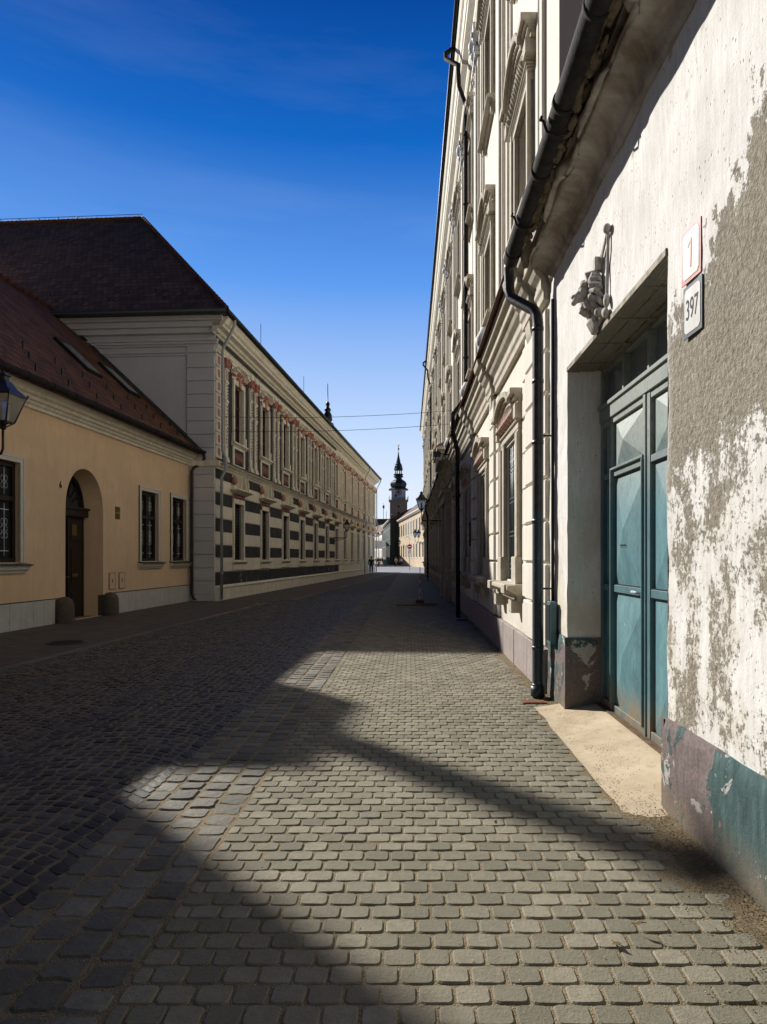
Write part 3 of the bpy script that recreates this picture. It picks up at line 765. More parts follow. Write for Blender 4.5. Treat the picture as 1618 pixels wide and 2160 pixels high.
# reveals
def strip(mb, A, B, n=24, amp=.006):   # quad strip between two vertical/horizontal edges, A,B = functions t->point
    vs = []
    for i in range(n+1):
        t = i/n; a = Vector(A(t)); b = Vector(B(t)); 
        for q in range(5): vs.append(a.lerp(b, q/4)+Vector((0, amp*mnoise.noise(a*3+Vector((q,0,0))), 0)))
    mb.sm = True; mb.add(vs, [(i*5+q, (i+1)*5+q, (i+1)*5+q+1, i*5+q+1) for i in range(n) for q in range(4)]); mb.sm = False
strip(wa, lambda t: (.0,-G1,.7+t*(GH-.7)), lambda t: (-.44,-G1,.7+t*(GH-.7)))
strip(wa, lambda t: (.0,-G0,.5+t*(GH-.5)), lambda t: (-.44,-G0,.5+t*(GH-.5)))
# solid body behind
wa.box(-9, -.46, -AY1+.02, 3, -.02, 4.85)
wa.add([(0,-AY1,0),(-9,-AY1,0),(-9,-AY1,4.86),(0,-AY1,4.86)], [(0,1,2,3)])
wa.build('wall', aro, recalc=True)
pw = MB(M['a_plinth'])
def plinth_box(Y0, Y1, z1, x1, xb=-.44):
    n_ = max(2, round((Y1-Y0)/.07)); m_ = 9; vs = []
    for i in range(n_+1):
        Y = Y0+(Y1-Y0)*i/n_
        for k in range(m_+1):
            z = -.03+(z1+.03)*k/m_+(.015*mnoise.noise(Vector((Y*2.5,0,0))) if k == m_ else 0)
            vs.append((x1+.012*mnoise.noise(Vector((Y*5,z*5,2)))-(.012 if k == m_ else 0), -Y, z))
        vs.append((-.02, -Y, z1+.01*mnoise.noise(Vector((Y*2.5,0,0)))))
    q = m_+2; pw.sm = True
    pw.add(vs, [(i*q+k, (i+1)*q+k, (i+1)*q+k+1, i*q+k+1) for i in range(n_) for k in range(q-1)]); pw.sm = False
plinth_box(-3, G0+.012, .59, .035); plinth_box(G1-.012, AY1, .78, .03)
pw.box(-.46, .034, -G0-.016, -G0+.02, -.03, .585); pw.box(-.46, .03, -G1-.02, -G1+.016, -.03, .775)
pw.build('plinth', aro)
# lintel soffit of grained board
def wood_grey():
    n = N('weathered_grey_board'); p = n.pos((3, 18, 3)); w_ = n.t.nodes.new('ShaderNodeTexWave'); w_.inputs['Scale'].default_value = 2.2; w_.inputs['Distortion'].default_value = 7; w_.inputs['Detail'].default_value = 4
    n.l(n.pos((14,2.2,2)), w_.inputs['Vector'])
    c = n.mix(w_.outputs[1] if False else w_.outputs['Fac'], (.16,.14,.11), (.42,.38,.31)); return n.fin(c, .9, n.bump(w_.outputs['Fac'], .006), .15)
M['grey_board'] = wood_grey()
li = MB(M['grey_board'])
for k in range(3): li.box(-.14-.15*k+.004, .012 if k == 0 else -.15*k-.0, -G1+.002, -G0-.002, GH-.03+.006*k, GH+.02)
for k in range(4):
    y = -G1+.3+k*.62; li.box(-.43, -.02, y, y+.02, GH-.042, GH-.02)
bevel(li.build('lintel', aro), .004, 1)
# cornice: cove and broken eaves
def cornice_mat():
    n = N('stained_cornice_plaster'); p = n.pos(); a = n.noise(p, 2.4, 7, .65, .3); f = n.noise(p, 35, 5, .7)
    c = n.mix(n.ramp(a, [(.35, 0), (.62, 1)]), (.20,.17,.13), (.48,.45,.40)); c = n.mix(n.ramp(n.noise(n.pos((1,.3,1),(7,7,7)), 5, 6, .7), [(.55, 0), (.75, .8)]), c, (.22,.14,.07))
    c = n.mix(n.ramp(n.noise(n.pos((1,1,1),(3,1,2)), 9, 7, .8), [(.6, 0), (.72, .7)]), c, (.10,.08,.06))
    return n.fin(c, .9, n.bump(n.math('ADD', a, n.math('MULTIPLY', f, .3)), .02), .15)
M['a_cornice'] = cornice_mat()
co = MB(M['a_cornice']); prof = [(0,4.78),(.02,4.80)]
for k in range(9):
    t = k/8*math.pi/2; prof.append((.04+.20*(1-math.cos(t)), 4.82+.17*math.sin(t)))
prof += [(.245,5.02),(.265,4.99),(.29,4.985),(.31,5.0),(.315,5.05),(.34,5.12)]
nP = len(prof); vs = []; nY = 180
for i in range(nY+1):
    Y = -3+(AY1+.05+3)*i/nY
    for k, (x_, z_) in enumerate(prof):
        br = 0
        if k >= 13: br = -.14*max(0, mnoise.noise(Vector((Y*1.5, k*.3, 1)))*2)*((k-8)/5)+.015*mnoise.noise(Vector((Y*12,k,0)))
        vs.append((x_+br, -Y, z_+.008*mnoise.noise(Vector((Y*2,k*.2,7)))+(.09*max(0, mnoise.noise(Vector((Y*2.2,k*.2,3)))) if k >= 10 else 0)))
co.sm = True; co.add(vs, [(i*nP+k, (i+1)*nP+k, (i+1)*nP+k+1, i*nP+k+1) for i in range(nY) for k in range(nP-1)]); co.sm = False
co.box(-.3, .28, -AY1-.04, 3, 5.10, 5.2)
co.add([(x_, -AY1-.05, z_) for x_, z_ in prof]+[(0,-AY1-.05,5.12)], [list(range(nP+1))])
co.build('cornice', aro)
# ragged brick rubble under the eaves
M['rubble'] = mat('crumbling_render', (.13,.10,.065), .95, .6, 9, .02, 25)
rb = MB(M['rubble'])
for i in range(420):
    Y = random.uniform(.5, 7.4); s = random.uniform(.015, .05)
    rb.ball((.335+random.uniform(-.03,.05), -Y, 5.08+random.uniform(-.02,.04)), s*.8, 6, 4, (1, random.uniform(1,4), .7))
rb.build('crumbled_eaves', aro)
# roof
ra = MB(M['tile_y']); ra.add([(.40,3,5.2),(.40,-7.15,5.2),(-4.6,-7.15,6.4),(-4.6,3,6.4),(-9.4,3,5.2),(-9.4,-7.15,5.2)], [(0,1,2,3),(3,2,5,4),(0,3,4),(1,5,2),(0,4,5,1)]); ra.build('roof', aro)
# gutter with brackets
ga = MB(M['gutter'])
gp = [(.44, 1.5, 5.13)]+[(.44+.004*math.sin(i), -i*.5, 5.12+.006*math.sin(i*1.3)) for i in range(0, 16)]+[(.44,-7.85,5.12)]
ga.tube(gp, .088, 16)
for Y in (.6, 1.5, 2.4, 3.3, 4.2, 5.1, 6.0, 6.9, 7.6): ga.tube([(.44,-Y,5.12),(.44,-Y-.05,5.12)], .096, 16)
ga.build('gutter', aro)
for Y in (3.9, 5.35, 6.85):
    hk = MB(M['gutter']); hk.tube([(.34,-Y,5.22),(.33,-Y,5.08),(.37,-Y,5.02),(.45,-Y,5.0),(.53,-Y,5.04),(.555,-Y,5.12),(.58,-Y,5.13),(.57,-Y,5.16)], .011, 6)
    hk.build('gutter_bracket', aro)
dpm = N('weathered_downpipe'); p_ = dpm.pos(); x_ = dpm.xyz()
c_ = dpm.mix(dpm.ramp(dpm.noise(p_, 9, 6, .7), [(.35, 0), (.7, 1)]), (.018,.017,.017), (.05,.047,.045))
c_ = dpm.mix(dpm.math('MULTIPLY', dpm.mr(x_[2], 2.15, 2.1), dpm.ramp(dpm.noise(p_, 5, 6, .7), [(.3, .5), (.6, 1)])), c_, (.025,.05,.06))
c_ = dpm.mix(dpm.math('MULTIPLY', dpm.mr(x_[2], 2.1, 2.0), dpm.ramp(dpm.noise(dpm.pos((1,1,.6)), 18, 6, .8), [(.62, 0), (.66, .7)])), c_, (.4,.4,.4))
M['dp'] = dpm.fin(c_, .4, dpm.bump(dpm.noise(p_, 30, 4), .002), .5, .2)
dp = MB(M['dp'])
dp.tube([(.44,-7.85,5.12),(.44,-7.93,5.06),(.44,-7.95,4.95),(.44,-7.95,4.80),(.42,-7.92,4.70),(.2,-7.66,4.46),(.17,-7.62,4.38),(.165,-7.60,4.28),(.165,-7.60,.10),(.19,-7.60,.05)], [.06,.062]+[.062]*8, 16)
for z in (.12, .55, 2.0, 2.9, 3.6, 4.2): dp.tube([(.165,-7.6,z),(.165,-7.6,z+.045)], .068, 16)
dp.tube([(.165,-7.6,.02),(.165,-7.6,.14)], .082, 16)
for z in (1.25, 3.0): dp.tube([(.0,-7.6,z),(.12,-7.6,z)], .012, 6)
dp.build('downpipe', aro)
cabp = MB(M['brown_wood']); cabp.tube([(.03,-7.44,.8),(.03,-7.44,4.5)], .018, 8); cabp.build('cable_conduit', aro)

# ---- teal gate
def teal_mat(name, f=1.0):
    n = N(name); p = n.pos(); a = n.noise(n.pos((2,2,.8)), 3, 7, .7); f2 = n.noise(n.pos((3,3,1)), 14, 6, .75); x = n.xyz()
    c = n.mix(n.ramp(a, [(.3, 0), (.7, 1)]), (.06*f,.155*f,.185*f), (.125*f,.265*f,.29*f))
    c = n.mix(n.math('MULTIPLY', n.mr(x[2], 1.9, 2.8), .62), c, (.34,.33,.27))
    c = n.mix(n.ramp(f2, [(.52, 0), (.70, .75)]), c, (.03,.06,.075)); c = n.mix(n.ramp(n.noise(n.pos((1,1,1),(5,2,1)), 1.6, 7, .7), [(.5, 0), (.7, .5)]), c, (.05,.11,.14)); c = n.mix(n.ramp(n.noise(n.pos((2,2,2),(1,7,1)), 22, 6, .8), [(.66, 0), (.72, .8)]), c, (.17,.09,.04))
    c = n.mix(n.math('MULTIPLY', n.mr(x[2], .5, .12), n.ramp(a, [(.3, 0), (.6, 1)])), c, (.22,.15,.08))
    sc_ = n.voro(n.pos((1,1,.35)), 16); c = n.mix(n.ramp(sc_, [(.05, .6), (.12, 0)]), c, (.045,.09,.10))
    return n.fin(c, .55, n.bump(n.math('ADD', a, n.math('MULTIPLY', f2, .3)), .006), .4)
M['teal'] = teal_mat('teal_painted_steel'); M['teal_frame'] = teal_mat('teal_frame_steel', .72)
GX = -.36
gate = MB(M['teal_frame'])
def gb(Y0, Y1, z0, z1, x0=-.06, x1=0.0): gate.box(GX+x0, GX+x1, -Y1, -Y0, z0, z1)
LZ = .10
gb(G0-.05, G1+.05, 2.98, 3.11, -.08, .03); gb(G0-.05, G1+.05, 3.49, 3.56, -.08, .012); gb(G0-.05,G1+.05,3.11,3.15,-.08,.05)
gb(6.80, 6.93, LZ, 3.5, -.08, .018); gb(G0-.05, 4.26, LZ, 3.5, -.08, .018)
gb(6.50, 6.545, LZ, 2.98, -.05, .02); gb(5.56, 5.62, LZ, 2.98, -.05, .022); gb(5.47, 5.54, LZ, 2.98, -.05, .014); gb(4.26, 4.32, LZ, 2.98, -.05, .014)
for a, b in ((6.545, 6.80), (5.62, 6.50), (4.32, 5.47)):
    for z0, z1 in ((LZ, .17), (1.27, 1.34), (2.39, 2.45), (2.92, 2.98)): gb(a-.001, b+.001, z0, z1, -.05, .008)
gb(5.60, 6.52, 2.452, 2.475, -.04, .035); gb(5.60,5.625,.17,2.45,-.04,.04); gb(6.475,6.50,.17,2.45,-.04,.038)
for Y in (4.9, 5.5, 6.15): gb(Y-.025, Y+.025, 3.15, 3.49, -.05, .02)
go = gate.build('gate', aro); bevel(go, .004, 1)
pn = MB(M['teal'])
def pyr(Y0, Y1, z0, z1, d=.035, split=False):
    x = GX-.025; cy = (Y0+Y1)/2; cz = (z0+z1)/2
    pn.add([(x,-Y0,z0),(x,-Y1,z0),(x,-Y1,z1),(x,-Y0,z1),(x+d,-cy,cz)], [(0,1,4),(1,2,4),(2,3,4),(3,0,4),(0,3,2,1)])
for a, b in ((6.545,6.80),(5.62,6.50),(4.32,5.47)):
    for z0, z1 in ((.17,1.27),(1.34,2.39),(2.45,2.92)): pyr(a, b, z0, z1, .075 if b-a > .3 else .03)
pn.build('panel', go, recalc=False)
gp_ = MB(M['void'])
for Y in (5.545, 6.548, 4.322, 5.63): gp_.box(GX-.02, GX-.004, -Y-.012, -Y, LZ, 2.96)
for Y0_, Y1_ in ((5.62,6.5),(4.32,5.47)):
    for z in (1.262, 1.342, 2.382): gp_.box(GX-.02, GX-.003, -Y1_, -Y0_, z, z+.008)
gp_.build('shadow_gap', go)
th = MB(mat('rusty_threshold', (.13,.085,.045), .8, .5, 14, .004, 40)); th.box(GX-.05, GX+.07, -G1, -G0, .05, LZ+.004); th.build('threshold', go)
gf = MB(M['iron'])        # scrawled scratches on the lower wicket panel
for q_ in range(5): gf.tube([(GX+.012,-5.95-.05*q_,.78+.03*(q_%2)),(GX+.018,-5.93-.05*q_,.9),(GX+.012,-5.97-.05*q_,1.0-.04*(q_%3))], .0025, 4)
gf.tube([(GX+.014,-5.88,.86),(GX+.024,-6.08,.88),(GX+.012,-6.24,.84)], .003, 4); gf.build('scratch_mark', go)
tw = MB(M['glass_pale']); tw.box(GX-.06, GX-.045, -G1, -G0, 3.15, 3.49); tw.build('transom_window', go)
hd = MB(M['pipe_grey'])
hd.box(GX+.0,GX+.05,-5.665,-5.64,1.29,1.31); hd.tube([(GX+.05,-5.65,1.30),(GX+.055,-5.80,1.305)], .013, 8); hd.box(GX,GX+.012,-5.68,-5.62,1.1,1.18); hd.box(GX+.008,GX+.018,-5.67,-5.635,1.2,1.36)
hd.build('handle', go)
ms = MB(M['teal_frame'], M['void']); ms.box(GX-.02,GX+.03,-6.20,-6.02,1.70,1.735); ms.use(1); ms.box(GX+.029,GX+.032,-6.19,-6.03,1.71,1.725); ms.build('letter_slot', go)

# small utility box
ub = MB(M['teal_frame'], M['iron']); ub.box(.03,.10,-7.50,-7.24,.66,1.12); ub.use(1); ub.box(.10,.108,-7.48,-7.26,.69,1.09)
uo = ub.build('utility_box'); uo.location = (BX,0,0); uo.rotation_euler = (0,0,math.pi); tag(bevel(uo,.006,1), 'small weathered teal metal box on the white wall beside the thick downpipe', 'utility box')

# lion relief over the gate
lm = mat('grey_brown_relief_stone', (.50,.47,.42), .8, .35, 14, .004, 50, streak=.5, grime=(.14,.09,.05))
ln = MB(lm)
def B_(x, Y, z, r, sc=(1,1,1)): ln.ball((x, -Y, z), r, 12, 8, sc)
def T_(pts, r): ln.tube([(x,-Y,z) for x,Y,z in pts], r, 8)
cY, cz = 5.72, 3.84
def S_(pts, rs): ln.tube([(x,-Y,z) for x,Y,z in pts], rs, 8)
B_(.03,cY,cz+.03,.105,(.9,1.05,1.35)); B_(.10,cY+.01,cz+.05,.075,(1.1,1,.95))
S_([(.10,cY+.02,cz+.04),(.155,cY+.03,cz+.03),(.195,cY+.03,cz+.0)], [.065,.056,.042])       # upper muzzle
B_(.215,cY+.03,cz+.02,.024,(1,1.3,.8)); B_(.205,cY-.0,cz-.02,.026); B_(.205,cY+.06,cz-.02,.026)
S_([(.06,cY+.02,cz-.10),(.12,cY+.02,cz-.12),(.165,cY+.02,cz-.10)], [.045,.038,.026]) # lower jaw
S_([(.10,cY-.05,cz+.0),(.13,cY-.055,cz-.06),(.10,cY-.05,cz-.12)], .018); S_([(.10,cY+.09,cz+.0),(.13,cY+.095,cz-.06),(.10,cY+.09,cz-.12)], .018)
S_([(.09,cY-.06,cz+.11),(.15,cY-.03,cz+.10),(.16,cY+.02,cz+.085)], .020); S_([(.09,cY+.1,cz+.11),(.15,cY+.07,cz+.10),(.16,cY+.03,cz+.085)], .020)
B_(.13,cY-.03,cz+.075,.018); B_(.13,cY+.065,cz+.075,.018)
for k in range(17):
    a_ = math.pi*(-.35+1.7*k/16); cy_, sz_ = math.cos(a_), math.sin(a_); q1 = .02*math.sin(k*2.3)
    S_([(.10,cY+.08*cy_,cz+.04+.10*sz_),(.09+q1,cY+.13*cy_+q1,cz+.03+.16*sz_),(.045,cY+.165*cy_-q1,cz+.0+.20*sz_),(.02,cY+.18*cy_+q1,cz-.035+.215*sz_)], [.02,.026,.022,.008])
for k in range(6):
    S_([(.05,cY-.06+k*.025,cz-.13),(.07,cY-.07+k*.03,cz-.2),(.04,cY-.05+k*.02,cz-.27-.02*(k%2)),(.02,cY-.04+k*.015,cz-.30)], [.02,.022,.016,.006])
ln.box(.0,.07,-cY+.04,-cY+.11,cz+.20,cz+.31)
T_([(.02,5.40,4.28),(.02,5.42,3.95),(.025,5.42,3.72)], .014); B_(.03,5.40,4.28,.035,(1,1,1.2))
T_([(.02,5.42,4.26),(.02,5.62,4.12),(.02,5.86,4.02)], .012); T_([(.02,5.46,4.22),(.02,5.66,4.05)], .010)
B_(.03,5.41,3.70,.035,(.8,1,1.6)); B_(.03,5.46,3.62,.035,(.8,1,1.2)); B_(.03,5.43,3.60,.03,(1,1,1.4)); T_([(.02,5.55,3.63),(.03,5.62,3.60),(.02,5.72,3.585)], .02); B_(.05,5.56,3.66,.04)
lo = ln.build('lion_relief', aro)
rm = lo.modifiers.new('remesh', 'REMESH'); rm.mode = 'VOXEL'; rm.voxel_size = .0045; rm.use_smooth_shade = True
sm_ = lo.modifiers.new('smooth', 'SMOOTH'); sm_.iterations = 1; sm_.factor = .5

# number plates
def text_obj(body, size, name, m, parent, loc, rot, ext=.001, font_scale=1.0, sx=1.0):
    cu = bpy.data.curves.new(name, 'FONT'); cu.body = body; cu.size = size; cu.extrude = ext; cu.align_x = 'CENTER'; cu.align_y = 'CENTER'; cu.offset = .0
    t = bpy.data.objects.new(name+'_tmp', cu); C.objects.link(t)
    dg = bpy.context.evaluated_depsgraph_get(); me = bpy.data.meshes.new_from_object(t.evaluated_get(dg)); bpy.data.objects.remove(t)
    me.materials.clear(); me.materials.append(m); o = bpy.data.objects.new(name, me); C.objects.link(o); o.parent = parent; o.location = loc; o.rotation_euler = rot; o.scale = (sx,1,1); return o
M['enamel'] = mat('white_enamel', (.62,.62,.59), .4, .12, 14, .0005, 30, spec=.4, streak=.45, grime=(.4,.3,.2))
M['enamel_red'] = mat('red_enamel', (.42,.09,.07), .5, .3, 12, .0005, 30, spec=.5)
M['enamel_grey'] = mat('dark_grey_enamel', (.11,.13,.15), .35, .2, 12, .0005, 30, spec=.5)
M['ink_black'] = mat('black_enamel', (.02,.02,.022), .35, .1, 12, 0)
def octo(w_, h_, c): return [(-w_+c,-h_),(w_-c,-h_),(w_,-h_+c),(w_,h_-c),(w_-c,h_),(-w_+c,h_),(-w_,h_-c),(-w_,-h_+c)]
def plate(name, label, Yc, zc, w_, h_, rim, numtxt, ink, tilt):
    b = MB(rim, M['enamel']); b.prism([(-w_,-h_),(w_,-h_),(w_,h_),(-w_,h_)], 0, .006); b.use(1); b.prism(octo(w_-.018,h_-.022,.02), .003, .0085)
    o = b.build(name); o.location = (BX-.008, Yc, zc); o.rotation_euler = (0, 0, math.pi+R(tilt)); tag(o, label, 'house number')
    if numtxt == '1':
        t1 = MB(ink); t1.prism([(-.006,-.08),(.008,-.08),(.018,.085),(.008,.085),(-.035,.05),(-.03,.042),(.002,.066)], .008, .0105); t1.build('digits', o); return o
    text_obj(numtxt, .2 if len(numtxt) == 1 else .17, 'digits', ink, o, (.009,0,0), (R(90),0,R(90)), .0012, sx=.62 if len(numtxt) == 3 else .8)
    return o
plate('number_plate', 'white enamel house number plate with red rim reading 1 above the 397 plate', 3.83, 3.36, .115, .155, M['enamel_red'], '1', M['enamel_red'], 3)
plate('number_plate', 'white enamel number plate with dark grey rim reading 397 below the red rimmed plate', 3.81, 3.035, .115, .15, M['enamel_grey'], '397', M['ink_black'], 2)

# ------------------------------------------------------------------ LEFT: striped building (L2)
LR = -math.atan(.066)
lro = empty('striped_building', (-7.2, 24.6, 0), LR, 'long two storey cream building with black painted stripes and pink capitals', 'building')
LL = 50.3; EZ = 10.45
cps = [2.62+3.83*i for i in range(13)]; cps = [c for c in cps if c < LL-1]
h2 = []
for c in cps: h2 += [(c-.55,c+.6,1.52,3.8), (c-.58,c+.6,6.3,8.6)]
wl = MB(M['cream'])
holed_wall(wl, 0, LL, 0, 10.2, h2, 0, .42)
wl.add([(0,LL,0),(-13,LL,0),(-13,LL,10.2),(0,LL,10.2)], [(0,1,2,3)]); wl.add([(-13,0,0),(-13,LL,0),(-13,LL,10.2),(-13,0,10.2)], [(0,1,2,3)])
wl.build('wall', lro)
sw = MB(M['white_wall'])
sw.box(-34, -.02, .0, .3, 0, 10.2)
for k in range(20):
    if k >= 19: continue
    sw.box(-1.05, -.0, -.05, .02, .25+k*.495, .25+k*.495+.475)
sw.box(-1.05,-.01,-.06,0,0,.24)
# side cornice
for z0, z1, p in ((9.12,9.2,.05),(9.2,9.28,.09),(9.45,9.53,.06),(9.53,9.62,.12),(9.62,9.70,.16),(9.9,10.1,.2),(10.1,10.3,.3),(10.3,10.47,.42),(9.70,9.9,.03)):
    sw.box(-34, p, -p-.0, .01, z0, z1)
bevel(sw.build('side_wall', lro), .01, 1)
SB = 26.6   # length of striped stretch
sp_ = MB(M['black_paint'])
def strips(z0, z1):
    ed = [0.02]+sum([[c-.72, c+.77] for c in cps], [])
    for i in range(0, len(ed), 2):
        a = ed[i]; b = ed[i+1] if i+1 < len(ed) else LL
        if a > SB-1: break
        b = min(b, SB)
        sp_.box(-.01, .022, a+.03, b-.03, z0, z1)
for z0, z1 in ((1.62,2.08),(2.6,3.08),(3.6,4.06),(4.58,4.93)): strips(z0, z1)
nb = 0.02
while nb < SB: sp_.box(-.01, .03, nb, min(nb+1.93, SB)-.012, .58, 1.06); nb += 1.93
for c0, c1 in [(.05, cps[0]-.75)]+[(cps[i]+.8, cps[i+1]-.75) for i in range(6)]:
    sp_.box(-.01,.02,c0,c1,5.32,9.3)
sp_.box(-.01,.022,.05,SB-1,9.56,9.86)
sp_.build('black_stripes', lro)
# cream courses between the black ones, slightly raised, joints dark
ed = [0.0]+sum([[c-.72, c+.77] for c in cps], [])+[LL]
for i in range(0, len(ed), 2):
    a, b = ed[i], ed[i+1]; gv = MB(M['cream'])
    if a < SB-1:
        for z0, z1 in ((1.08,1.6),(2.1,2.58),(3.1,3.58),(4.08,4.56)): gv.box(-.01,.03,a+.01,min(b,LL)-.01,z0,z1)
    else:
        z = 1.1
        while z < 4.8: gv.box(-.01,.035,a+.01,b-.01,z,z+.47); z += .5
    bevel(gv.build('cream_pier', lro), .008, 1)
gv = MB(M['cream']); x0 = SB+.02
while x0 < LL: gv.box(-.01,.03,x0,min(x0+2,LL)-.015,.58,1.07); x0 += 2.02
bevel(gv.build('lower_course', lro), .008, 1)
bp = MB(M['cream_trim']); bp.sweep([(0,.44),(.1,.44),(.13,.48),(.11,.54),(.06,.57),(0,.57)], 0, LL)
x0 = 0
while x0 < LL: bp.box(0,.09,x0,min(x0+1.9,LL)-.012,0,.44); x0 += 1.9
bp.build('base_course', lro)
sc = MB(M['cream_trim']); sc.sweep([(0,4.94),(.05,4.94),(.07,5.0),(.12,5.03),(.16,5.09),(.24,5.13),(.26,5.2),(0,5.25)], -.02, LL); sc.box(-1.0,.2,-.12,.0,5.0,5.2); sc.build('string_course', lro)
fl = MB(M['brown_wood']); fl.sweep([(0,5.26),(.28,5.205),(.29,5.19),(.305,5.19),(.305,5.22),(0,5.275)], -.03, LL); fl.build('course_flashing', lro)
ar = MB(M['cream_trim']); ar.sweep([(0,9.3),(.06,9.3),(.06,9.4),(.10,9.42),(.10,9.5),(.15,9.55),(0,9.56)], 0, LL)
ar.sweep([(0,9.86),(.06,9.86),(.1,9.92),(.18,9.95),(.22,10.04),(.40,10.08),(.42,10.16),(.5,10.22),(.56,10.34),(.60,10.38),(.60,10.44),(0,10.44)], -.3, LL+.2)
for c in cps:
    for d_ in (-.35,.35): ar.box(0,.14,c+1.95+d_-.17,c+1.95+d_+.17,9.3,9.56)
ar.build('cornice', lro)
gt = MB(M['gutter_green']); gt.tube([(.7,-.72,10.52),(.7,LL+.3,10.52)], .085, 10); gt.tube([(.7,-.72,10.52),(-34,-.72,10.52)], .085, 10)
gt.sweep([(.0,10.45),(.62,10.45),(.66,10.58),(0,10.62)], -.62, LL+.25); gt.box(-34,.0,-.62,-.0,10.471,10.5)
gt.build('gutter', lro)
M['hip'] = mat('ridge_tile_terracotta', (.10,.036,.02), .85, .4, 8, .01, 20)
ro = MB(M['tile_x'], M['tile_y'])
e = .66; rx, ry, rz = -6.35, 7.5, 18.2
ro.add([(e,-e,10.55),(-34,-e,10.55),(-34,ry,rz),(rx,ry,rz)], [(0,1,2,3)])
ro.use(1); ro.add([(e,-e,10.55),(rx,ry,rz),(rx,LL-7,rz),(e,LL+.3,10.55)], [(0,1,2,3)]); ro.add([(e,LL+.3,10.55),(rx,LL-7,rz),(-13.4,LL+.3,10.55)], [(0,1,2)])
ro.add([(-34,ry,rz),(-34,15,10.55),(-13.4,15,10.55),(rx,ry,rz)], [(0,1,2,3)]); ro.add([(rx,ry,rz),(-13.4,15,10.55),(-13.4,LL+.3,10.55),(rx,LL-7,rz)], [(0,1,2,3)])
roof = ro.build('roof', lro, recalc=False)
hp = MB(M['hip'])
n_ = 42
for i in range(n_):
    a = Vector((e,-e,10.6)).lerp(Vector((rx,ry,rz+.05)), i/n_); b = Vector((e,-e,10.6)).lerp(Vector((rx,ry,rz+.05)), (i+1.15)/n_); hp.tube([a, b], [.11,.085], 7)
for i in range(58):
    hp.tube([(rx-i*.48,ry,rz+.02),(rx-i*.48-.52,ry,rz+.02)], [.10,.13], 7)
hp.build('ridge_tiles', roof)
rod = MB(M['iron'])
q = lro.matrix_world if False else None
rod.tube([(rx-3.4-4.2,ry,rz),(rx-3.4-4.2,ry,rz+1.0)], .018, 5)
for i in range(28): rod.tube([(rx-i*1.0-.3,ry,rz+.1),(rx-i*1.0-.3,ry,rz+.24)], .02, 5)
rod.tube([(rx,ry,rz+.24),(rx-28,ry,rz+.22)], .014, 5)
for y in (4.2, 12.5, 20.0): rod.tube([(.5,y,10.6),(.5,y,11.75)], .012, 5)
rod.build('lightning_rod', roof)
sl = (rz-10.55)/(ry+e); sg = MB(M['iron']); sg.box(0,.03,-.02,.05,0,.13); sg0 = sg.build('snow_guard', roof); nsg = 0
for row in (1, 2):
    for i in range(30):
        x = -1-i*1.05-(.5 if row == 2 else 0); yy = -e+.45*row+.35; z = 10.55+sl*(yy+e)
        if nsg: c_ = sg0.copy(); C.objects.link(c_); c_.parent = roof
        else: c_ = sg0
        c_.location = (x,yy,z); nsg += 1
# a dark finial standing on the roof
fi = MB(M['iron']); fi.lathe([(.55,0),(.5,.15),(.28,.3),(.42,.42),(.36,.9),(.2,1.2),(.3,1.3),(.26,1.42),(.12,1.6),(.2,1.85),(.1,2.05),(.05,2.1),(.03,3.6),(.01,3.7)], (0,0,0), 10)
# pilasters with pink capitals
pi = MB(M['cream_trim'], M['pink'])
pi.box(0,.09,-.155,.155,5.5,8.85); pi.box(0,.14,-.2,.2,5.3,5.42); pi.box(0,.12,-.18,.18,5.42,5.5); pi.box(0,.12,-.18,.18,8.35,8.42); pi.box(0,.12,-.18,.18,7.62,7.69); pi.box(0,.13,-.19,.19,8.84,8.9)
pi.use(1)
pi.prism([(-.15,8.9),(.15,8.9),(.19,9.1),(.25,9.28),(-.25,9.28),(-.19,9.1)], 0, .15)
for s in (-1,1):
    pi.ball((.16,s*.2,9.2),.07); pi.ball((.17,s*.07,9.05),.055,8,5,(1,1,1.6)); pi.ball((.15,s*.13,8.98),.05,8,5,(1,1,1.4))
pi.ball((.19,0,9.22),.06)
pi.box(.085,.1,-.07,.07,8.46,8.8)
for k in range(13):
    z = 7.5-k*.14; 
    if k < 12: pi.tube([(.092,-.06*math.cos(k*1.3),z),(.1,.05*math.sin(k*1.1+1),z-.05),(.092,.05*math.cos(k*.7),z-.11)], [.008,.022,.008], 5)
for k in range(5): pi.tube([(.092,-.04+.02*(k%2),8.28-k*.12),(.1,.05,8.24-k*.12),(.092,-.03,8.19-k*.12)], [.008,.02,.008], 5)
pp = pi.build('pilaster', lro); ff = True
for p_y in [1.05]+sum([[c+1.915-.36, c+1.915+.36] for c in cps[:-1]], [])+[cps[-1]+1.6]:
    if ff: pp.location = (0,p_y,0); ff = False
    else: copy_tree(pp, lro, (0,p_y,0))
